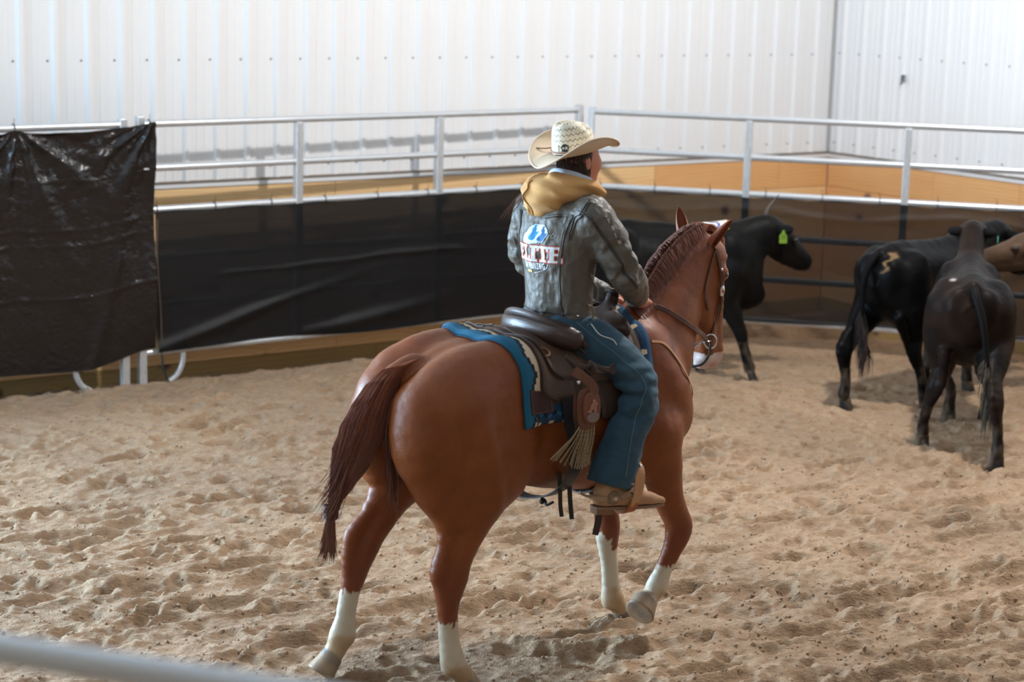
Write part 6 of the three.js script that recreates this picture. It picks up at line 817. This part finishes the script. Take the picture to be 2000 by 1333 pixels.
  for (let k = 0; k < 2; k++) for (let j = 0; j <= nb; j++) for (let i = 0; i <= NA; i++) { const a = i / NA * 6.2832, p = brim(a, j / nb); bP.push(p.x, p.y - k * 0.0035, p.z); bU.push(p.x, p.z); }
  const q = (nb + 1) * (NA + 1); for (let j = 0; j < nb; j++) for (let i = 0; i < NA; i++) { const a = j * (NA + 1) + i, b = a + 1, c = a + NA + 1, d = c + 1; bI.push(a, b, c, b, d, c, a + q, c + q, b + q, b + q, c + q, d + q); }
  const bg = new THREE.BufferGeometry(); bg.setAttribute('position', new THREE.Float32BufferAttribute(bP, 3)); bg.setAttribute('uv', new THREE.Float32BufferAttribute(bU, 2)); bg.setIndex(bI); bg.computeVertexNormals();
  mesh('brim', bg, new THREE.MeshStandardMaterial({ color: srgb(214, 190, 162), roughness: 0.85, side: THREE.DoubleSide, bumpMap: repeat(dataTex(256, 256, (u, v) => tnoise(u, v, 120, 120, 2) * 0.6 + 0.4 * tfbm(u, v, 10, 10, 3)), 8, 8), bumpScale: 0.001 }), hat);
  mesh('brim_binding', tube([...Array(72)].map((_, i) => { const p = brim(i / 72 * 6.2832, 1); p.y -= 0.0015; return p; }), 0.0042, 200, 8, true), new THREE.MeshStandardMaterial({ color: srgb(206, 184, 160), roughness: 0.8 }), hat);
  mesh('hat_band', [tube([...Array(60)].map((_, i) => { const [x, z] = base(i / 60 * 6.2832); return V(x * 1.015, 0.008, z * 1.015); }), 0.0045, 160, 8, true), tube([V(-0.06, 0.012, -0.075), V(-0.085, 0.012, -0.095), V(-0.11, 0.016, -0.125)], 0.003, 12, 6)], new THREE.MeshStandardMaterial({ color: srgb(150, 112, 92), roughness: 0.7 }), hat);
  const onCrown = (a, y, off) => { const [x, z] = base(a), v = y / H, t = 1 - 0.10 * v + off / ax; return V(x * t, y, z * (t - 0.05 * v)); };
  const badge = (name, draw, a0, a1, y0, y1, round) => { const cv = document.createElement('canvas'); cv.width = cv.height = 256; const c = cv.getContext('2d'); c.clearRect(0, 0, 256, 256); draw(c); const t = new THREE.CanvasTexture(cv); t.colorSpace = THREE.SRGBColorSpace; const p = [], u = [], ix = [], n = 10; for (let i = 0; i <= n; i++) for (let j = 0; j <= n; j++) { const w = onCrown(lerp(a0, a1, i / n), lerp(y0, y1, j / n), 0.0022); p.push(w.x, w.y, w.z); u.push(i / n, j / n); } for (let i = 0; i < n; i++) for (let j = 0; j < n; j++) { const A = i * (n + 1) + j; ix.push(A, A + n + 1, A + 1, A + 1, A + n + 1, A + n + 2); } const gg = new THREE.BufferGeometry(); gg.setAttribute('position', new THREE.Float32BufferAttribute(p, 3)); gg.setAttribute('uv', new THREE.Float32BufferAttribute(u, 2)); gg.setIndex(ix); gg.computeVertexNormals(); mesh(name, gg, new THREE.MeshStandardMaterial({ map: t, transparent: true, alphaTest: 0.05, roughness: 0.5, side: THREE.DoubleSide }), hat); };
  badge('round_sticker', (c) => { c.fillStyle = '#1c1c1a'; c.beginPath(); c.arc(128, 128, 122, 0, 6.3); c.fill(); c.strokeStyle = '#e9e4da'; c.lineWidth = 20; c.beginPath(); c.moveTo(36, 130); c.lineTo(116, 130); c.moveTo(76, 92); c.lineTo(76, 168); c.moveTo(136, 82); c.lineTo(212, 172); c.moveTo(212, 82); c.lineTo(136, 172); c.stroke(); }, 2.70, 2.31, 0.011, 0.046);
  badge('label', (c) => { c.fillStyle = '#e6e9f0'; c.fillRect(0, 20, 256, 216); c.fillStyle = '#d5304e'; c.font = 'bold 62px sans-serif'; c.save(); c.translate(10, 130); c.scale(0.72, 1.2); c.fillText('AMERICAN', 0, 0); c.restore(); c.fillStyle = '#9aa6c4'; c.fillRect(60, 160, 140, 16); }, 3.40, 2.86, 0.012, 0.042);
}
console.log('rider built', Math.round(performance.now()));
// ------------------------------------------------------------------ cattle (own axes: x forward, y up, z to its right, origin under the middle of the barrel)
const M_HIDE = new THREE.MeshPhysicalMaterial({ vertexColors: true, roughness: 0.45, specularIntensity: 0.1, sheen: 0.0, sheenColor: new THREE.Color(0.25, 0.2, 0.17), sheenRoughness: 0.5 });
const M_HORN = new THREE.MeshPhysicalMaterial({ color: srgb(52, 42, 36), roughness: 0.4 });
// head: poll position, yaw to its left (radians), nod down of the face from level
function steer(label, pos, turn, o) {
  const g = thing('steer', label, 'steer', pos, turn), b = new Body(), S = (p) => p;
  b.trunk([[-0.63, 0.99, 0.86, 0.05], [-0.58, 1.07, 0.74, 0.13], [-0.46, 1.125, 0.64, 0.195], [-0.3, 1.14, 0.56, 0.22], [-0.1, 1.115, 0.50, 0.245], [0.12, 1.10, 0.47, 0.25], [0.32, 1.115, 0.47, 0.23], [0.48, 1.12, 0.50, 0.19], [0.6, 1.08, 0.55, 0.15], [0.69, 0.98, 0.64, 0.08]], 0.05);
  b.limb([[-0.55, 1.085, 0, 0.05], [-0.3, 1.10, 0, 0.06], [0.1, 1.08, 0, 0.06], [0.42, 1.10, 0, 0.06]], 0.06, 2);
  for (const s of [-1, 1]) { b.ball([-0.36, 1.06, 0.16 * s], [0.07, 0.055, 0.06], 0.07).ball([-0.56, 0.96, 0.10 * s], [0.07, 0.12, 0.07], 0.05).ball([0.42, 0.86, 0.135 * s], [0.14, 0.24, 0.085], 0.06); }
  const hoofs = [];
  const leg = (rear, s, dx, lift = 0, dz = 0) => {
    if (rear) { const hx = -0.46 + dx, hz = (0.145 + dz) * s, kx = lerp(-0.34, hx + 0.1, 0.35), qx = lerp(-0.52, hx - 0.06, 0.75); b.limb([[-0.40, 0.93, 0.125 * s, 0.17], [-0.36, 0.76, 0.15 * s, 0.15], [kx - 0.04, 0.62, 0.155 * s, 0.11], [lerp(kx, qx, 0.6), 0.52 + lift * 0.3, 0.15 * s, 0.068], [qx, 0.42 + lift * 0.6, lerp(0.15 * s, hz, 0.5), 0.05], [lerp(qx, hx, 0.35), 0.32 + lift * 0.7, lerp(0.15 * s, hz, 0.7), 0.037], [lerp(qx, hx, 0.75), 0.17 + lift * 0.9, hz, 0.034], [hx - 0.01, 0.105 + lift, hz, 0.042]], 0.05, 3, 1.1); b.limb([[-0.50, 0.66, 0.14 * s, 0.04], [qx - 0.045, 0.45 + lift * 0.6, 0.148 * s, 0.026], [lerp(qx, hx, 0.4) - 0.035, 0.3 + lift * 0.7, lerp(0.15 * s, hz, 0.7), 0.022]], 0.03, 3); hoofs.push([hx, lift, hz]); }
    else { const hx = 0.42 + dx, hz = (0.125 + dz) * s, kx = lerp(0.42, hx, 0.55); b.limb([[0.42, 0.80, 0.145 * s, 0.125], [0.41, 0.62, 0.145 * s, 0.085], [lerp(0.41, kx, 0.6), 0.48 + lift * 0.2, 0.14 * s, 0.06], [kx + 0.01, 0.36 + lift * 0.5, 0.135 * s, 0.047], [lerp(kx, hx, 0.45), 0.25 + lift * 0.7, hz, 0.035], [lerp(kx, hx, 0.9), 0.13 + lift, hz, 0.036], [hx, 0.10 + lift, hz, 0.041]], 0.05, 3, 1.05); hoofs.push([hx, lift, hz]); }
  };
  leg(true, 1, o.legs[0][0], o.legs[0][1], o.legs[0][2] ?? 0); leg(true, -1, o.legs[1][0], o.legs[1][1], o.legs[1][2] ?? 0); leg(false, 1, o.legs[2][0], o.legs[2][1], o.legs[2][2] ?? 0); leg(false, -1, o.legs[3][0], o.legs[3][1], o.legs[3][2] ?? 0);
  for (const [hx, l, hz] of hoofs) for (const s of [-1, 1]) b.cone([hx + 0.005, 0.085 + l, hz + 0.018 * s], [hx + 0.045, -0.025 + l, hz + 0.022 * s], 0.026, 0.034, 0.006, 0.01);
  // neck and head
  const [px, py, pz] = o.poll, yaw = o.yaw, c = Math.cos(yaw), sn = Math.sin(yaw), nod = o.nod, cn = Math.cos(nod), ns = Math.sin(nod);
  const big = o.big ?? 1, H = (f, u, r = 0) => { f *= big; u *= big; r *= big; const ff = f * cn + u * ns, uu = -f * ns + u * cn; return [px + ff * c + r * sn, py + uu, pz - ff * sn + r * c]; };
  const j = H(-0.04, -0.10); b.limb([[0.42, 0.90, 0, 0.215, 1.45], [lerp(0.45, j[0], 0.5), lerp(0.92, j[1], 0.5), pz * 0.4, 0.165 * (o.thin ?? 1), 1.4], [j[0], j[1], j[2], 0.115 * (o.thin ?? 1), 1.2]], 0.08, 4); b.limb([[0.5, 1.07, 0, 0.06], [lerp(0.5, px, 0.5), lerp(1.09, py, 0.5), pz * 0.45, 0.06], [...H(-0.02, -0.04), 0.055]], 0.07, 3); b.ball([0.6, 0.62, 0], [0.12, 0.1, 0.08], 0.08);
  b.ball(H(0.06, -0.055), [0.10, 0.085, 0.105], 0.04, 0, -yaw); b.limb([[...H(0.05, -0.065), 0.098], [...H(0.18, -0.075), 0.085], [...H(0.29, -0.075), 0.072], [...H(0.36, -0.08), 0.064]], 0.03, 3); b.limb([[...H(0.02, -0.15), 0.07], [...H(0.16, -0.15), 0.06], [...H(0.33, -0.13), 0.045]], 0.03, 3); b.ball(H(0.375, -0.085), [0.05, 0.06, 0.074], 0.025, 0, -yaw); for (const s of [-1, 1]) b.ball(H(0.13, -0.035, 0.088 * s), [0.032, 0.026, 0.022], 0.02, 0, -yaw);
  b.warp((x, y, z) => 0.004 * noise(x * 8, y * 8, z * 8) + 0.0014 * noise(x * 30, y * 30, z * 30));
  const base = o.color, col = (x, y, z) => { const n = noise(x * 9, y * 9, z * 9), n2 = noise(x * 3 + 5, y * 3, z * 3); let k = mix3(base[0], base[1], clamp(0.35 + 0.8 * n2 + 0.5 * n)); if (y < 0.09) k = mix3([0.03, 0.026, 0.024], [0.2, 0.14, 0.09], clamp(0.3 + n)); else if (y < 0.3) k = mix3(k, [0.13, 0.095, 0.065], clamp(0.16 + 0.5 * noise(x * 22, y * 14, z * 22))); for (const m of o.marks ?? []) { const t = m.f(x, y, z); if (t > 0) k = mix3(k, m.c, clamp(t)); } const w = o.muzzle; if (w) { const dx = x - H(0.43, -0.08)[0], dy = y - H(0.43, -0.08)[1], dz = z - H(0.43, -0.08)[2]; if (hyp(dx, dy, dz) < 0.075 + 0.02 * n) k = w; } return k; };
  const x0 = Math.min(-0.9, ...hoofs.map((h) => h[0] - 0.12)), x1 = Math.max(0.95, px + 0.55, ...hoofs.map((h) => h[0] + 0.14)), zz = Math.max(0.36, Math.abs(pz) + 0.5);
  mesh('body', b.mesh([x0, -0.05, -zz], [x1, Math.max(1.25, py + 0.12), zz], 0.0125, { color: col, eps: 0.004 }), M_HIDE, g);
  const M_E = new THREE.MeshPhysicalMaterial({ color: new THREE.Color(...base[0]), roughness: 0.7, specularIntensity: 0.15, side: THREE.DoubleSide });
  for (const s of [-1, 1]) ear(H(-0.005, -0.055, 0.085 * s), H(-0.03, -0.075 + (o.earUp ?? 0.0), (o.earLong ?? 0.225) * s), [c * 0.7 + sn * s * 0.1, -0.35, -sn * 0.7], o.earWide ?? 0.055, M_E, g);
  for (const s of [-1, 1]) mesh('eye', xf(new THREE.SphereGeometry(0.019, 12, 10), H(0.135, -0.04, 0.1 * s)), M_EYE, g);
  const hu = o.hornUp ?? 1; if (o.horns) for (const s of o.horns) { const pts = [H(-0.005, 0.0, 0.06 * s), H(-0.015, 0.03, 0.12 * s), H(0.0, 0.085 * hu, 0.15 * s), H(0.015, 0.135 * hu, 0.145 * s)].map((p) => V(...p)), gg = tube(pts, 0.02, 20, 10), p = gg.attributes.position, cc = curve(pts); for (let i = 0; i < p.count; i++) { const t = Math.floor(i / 11) / 20, q = cc.getPoint(t), k = lerp(1, 0.2, t); p.setXYZ(i, q.x + (p.getX(i) - q.x) * k, q.y + (p.getY(i) - q.y) * k, q.z + (p.getZ(i) - q.z) * k); } mesh('horn', gg, M_HORN, g); }
  // tail: rope and switch
  const T = o.tail.map((p) => V(...p)), tg = tube(T, 0.024, 40, 10), tp = tg.attributes.position, tc = curve(T); for (let i = 0; i < tp.count; i++) { const t = Math.floor(i / 11) / 40, q = tc.getPoint(t), k = lerp(1.35, 0.55, Math.min(1, t * 1.3)); tp.setXYZ(i, q.x + (tp.getX(i) - q.x) * k, q.y + (tp.getY(i) - q.y) * k, q.z + (tp.getZ(i) - q.z) * k); } tg.computeVertexNormals(); const tl = mesh('tail', tg, new THREE.MeshPhysicalMaterial({ color: new THREE.Color(...base[0]), roughness: 0.6, specularIntensity: 0.12 }), g);
  const R = rngMake(Math.round(pos[0] * 100)), e = tc.getPoint(0.72), list = []; for (let i = 0; i < 160; i++) { const t = 0.6 + 0.4 * R(), q = tc.getPoint(t), a = R() * 6.28, r = 0.02 + 0.025 * R(), L = 0.1 + 0.16 * R(); list.push({ pts: [q, q.clone().add(V(Math.cos(a) * r, -L * 0.4, Math.sin(a) * r)), q.clone().add(V(Math.cos(a) * r * 1.2 + (R() - 0.5) * 0.03, -L, Math.sin(a) * r * 1.2))], r: 0.003, col: o.switchColor ?? base[0] }); } mesh('switch', strands(list, 5), M_HAIR, tl);
  if (o.patch) { const [xa, xb, ph] = o.patch, P = [], U = [], I = [], n = 12; for (let i = 0; i <= n; i++) for (let k = 0; k <= n; k++) { const x = lerp(xa, xb, i / n), a = lerp(-ph, ph, k / n), p = b.hit(V(x, 0.85, 0), V(0, Math.cos(a), Math.sin(a)), 0.6, 0.006); P.push(p.x, p.y, p.z); U.push(k / n, i / n); } for (let i = 0; i < n; i++) for (let k = 0; k < n; k++) { const A = i * (n + 1) + k; I.push(A, A + 1, A + n + 1, A + 1, A + n + 2, A + n + 1); } const q = new THREE.BufferGeometry(); q.setAttribute('position', new THREE.Float32BufferAttribute(P, 3)); q.setAttribute('uv', new THREE.Float32BufferAttribute(U, 2)); q.setIndex(I); q.computeVertexNormals(); const cv = document.createElement('canvas'); cv.width = cv.height = 128; const cx = cv.getContext('2d'); cx.fillStyle = '#f3efe6'; cx.fillRect(0, 0, 128, 128); cx.strokeStyle = '#4a4f86'; cx.lineWidth = 13; cx.beginPath(); cx.arc(96, 60, 22, 2.4, 6.4); cx.stroke(); cx.strokeStyle = '#d8b25e'; cx.lineWidth = 6; cx.strokeRect(2, 2, 124, 124); const t = new THREE.CanvasTexture(cv); t.colorSpace = THREE.SRGBColorSpace; tag(mesh('number_patch', q, new THREE.MeshStandardMaterial({ map: t, roughness: 0.55, side: THREE.DoubleSide }), g), 'white number patch glued on the back'); }
  if (o.tagAt) { const [s, colr, w, h, txt] = o.tagAt, p = H(-0.03, -0.10 + (o.earUp ?? 0), 0.15 * s), cv = document.createElement('canvas'); cv.width = 96; cv.height = 128; const cx = cv.getContext('2d'); cx.fillStyle = colr; cx.fillRect(0, 0, 96, 128); if (txt) { cx.fillStyle = '#2c4218'; cx.font = 'bold 58px sans-serif'; cx.textAlign = 'center'; cx.fillText(txt, 48, 88); } const t = new THREE.CanvasTexture(cv); t.colorSpace = THREE.SRGBColorSpace; const sh = new THREE.Shape([[-0.5, 0], [0.5, 0], [0.5, 0.62], [0.22, 0.78], [0.16, 1], [-0.16, 1], [-0.22, 0.78], [-0.5, 0.62]].map(([a, d]) => new THREE.Vector2(a * w, d * h))), eg = new THREE.ExtrudeGeometry(sh, { depth: 0.004, bevelEnabled: false }), u = eg.attributes.uv, pp = eg.attributes.position; for (let i = 0; i < pp.count; i++) u.setXY(i, pp.getX(i) / w + 0.5, pp.getY(i) / h); eg.rotateY(o.tagTurn ?? 0); eg.translate(p[0], p[1] - h * 0.9, p[2] + 0.02 * (o.tagOut ?? 1)); mesh('ear_tag', eg, new THREE.MeshStandardMaterial({ map: t, roughness: 0.5 }), g); }
  return g;
}
const rad = THREE.MathUtils.degToRad, BLACK = [[0.0024, 0.0023, 0.0026], [0.0055, 0.005, 0.005]], GREYBLACK = [[0.0042, 0.004, 0.004], [0.011, 0.0098, 0.0085]], BROWNBLACK = [[0.005, 0.0042, 0.0042], [0.02, 0.011, 0.0075]], TANBROWN = [[0.04, 0.023, 0.014], [0.085, 0.054, 0.035]];
steer('black steer with green ear tag standing behind the horse\'s head', [1.13, 0, -14.38], rad(2), { legs: [[0.1, 0, 0], [-0.12, 0, 0], [0.2, 0, 0], [-0.16, 0, 0]], poll: [0.80, 1.16, -0.10], yaw: rad(30), nod: 0.62, horns: [-1], hornUp: 1.5, big: 1.12, color: GREYBLACK, tail: [[-0.58, 1.08, 0], [-0.68, 1.0, 0], [-0.70, 0.8, 0.02], [-0.69, 0.5, 0.02], [-0.68, 0.36, 0.02]], patch: [0.20, 0.42, 0.34], tagAt: [1, '#6b8728', 0.058, 0.095, '33'], tagTurn: rad(8), earUp: 0.03 });
steer('black steer with tan brand on its hip, seen from behind', [2.90, 0, -13.86], rad(46), {
  legs: [[0.26, 0, 0.05], [-0.26, 0, -0.03], [0.05, 0, 0], [-0.12, 0, 0]], poll: [0.95, 1.16, 0.05], yaw: rad(-10), nod: 0.7, color: BLACK, patch: [0.34, 0.56, 0.4], tail: [[-0.5, 1.11, 0], [-0.62, 1.07, -0.01], [-0.70, 0.95, -0.02], [-0.715, 0.75, -0.02], [-0.71, 0.55, 0.0], [-0.69, 0.42, 0.04]],
  marks: [{ c: [0.2, 0.12, 0.055], f: (x, y, z) => { if (y < 0.9 || z < 0.02) return 0; const w = 0.02 * Math.sin(y * 95); return x < -0.36 ? sstep(0.018, 0.009, Math.abs(z - 0.085 - w)) * sstep(0.97, 0.985, y) * sstep(1.115, 1.10, y) * clamp(0.75 + noise(x * 60, y * 60, z * 60)) : 0; } }] });
steer('dark brown steer facing away at the right, its tail hanging down', [2.96, 0, -12.68], rad(79), { legs: [[-0.30, 0, 0.06], [0.12, 0, 0.1], [0.14, 0, 0.06], [0.02, 0, -0.06]], poll: [0.80, 1.315, 0.02], yaw: rad(-4), nod: 0.35, earUp: 0.02, thin: 0.72, earLong: 0.165, earWide: 0.045, color: BROWNBLACK, switchColor: [0.05, 0.038, 0.022], tail: [[-0.52, 1.10, 0.0], [-0.62, 1.06, 0.01], [-0.69, 0.92, 0.06], [-0.71, 0.7, 0.10], [-0.71, 0.5, 0.13], [-0.71, 0.38, 0.15]], tagAt: [1, '#4fae93', 0.03, 0.05, ''], tagOut: 1, marks: [{ c: [0.3, 0.28, 0.28], f: (x, y, z) => (x < -0.2 && y > 0.9 ? sstep(0.028, 0.02, hyp(x + 0.42, y - 1.1, z + 0.12)) : 0) }] });
steer('tan brown steer looking in from the right edge, pale muzzle towards the left', [4.42, 0, -13.8], rad(176), { legs: [[0, 0, 0], [0.05, 0, 0], [0.05, 0, 0], [-0.05, 0, 0]], poll: [0.78, 1.19, 0.02], yaw: rad(-2), nod: 0.32, horns: [1, -1], color: TANBROWN, muzzle: [0.45, 0.34, 0.27], earUp: -0.04, tail: [[-0.58, 1.08, 0], [-0.66, 1.0, 0], [-0.68, 0.7, 0], [-0.68, 0.45, 0]], marks: [{ c: [0.02, 0.015, 0.012], f: (x, y, z) => sstep(0.82, 0.7, x) * 0.9 }] });
console.log('cattle built', Math.round(performance.now()));
renderer.render(scene, camera);
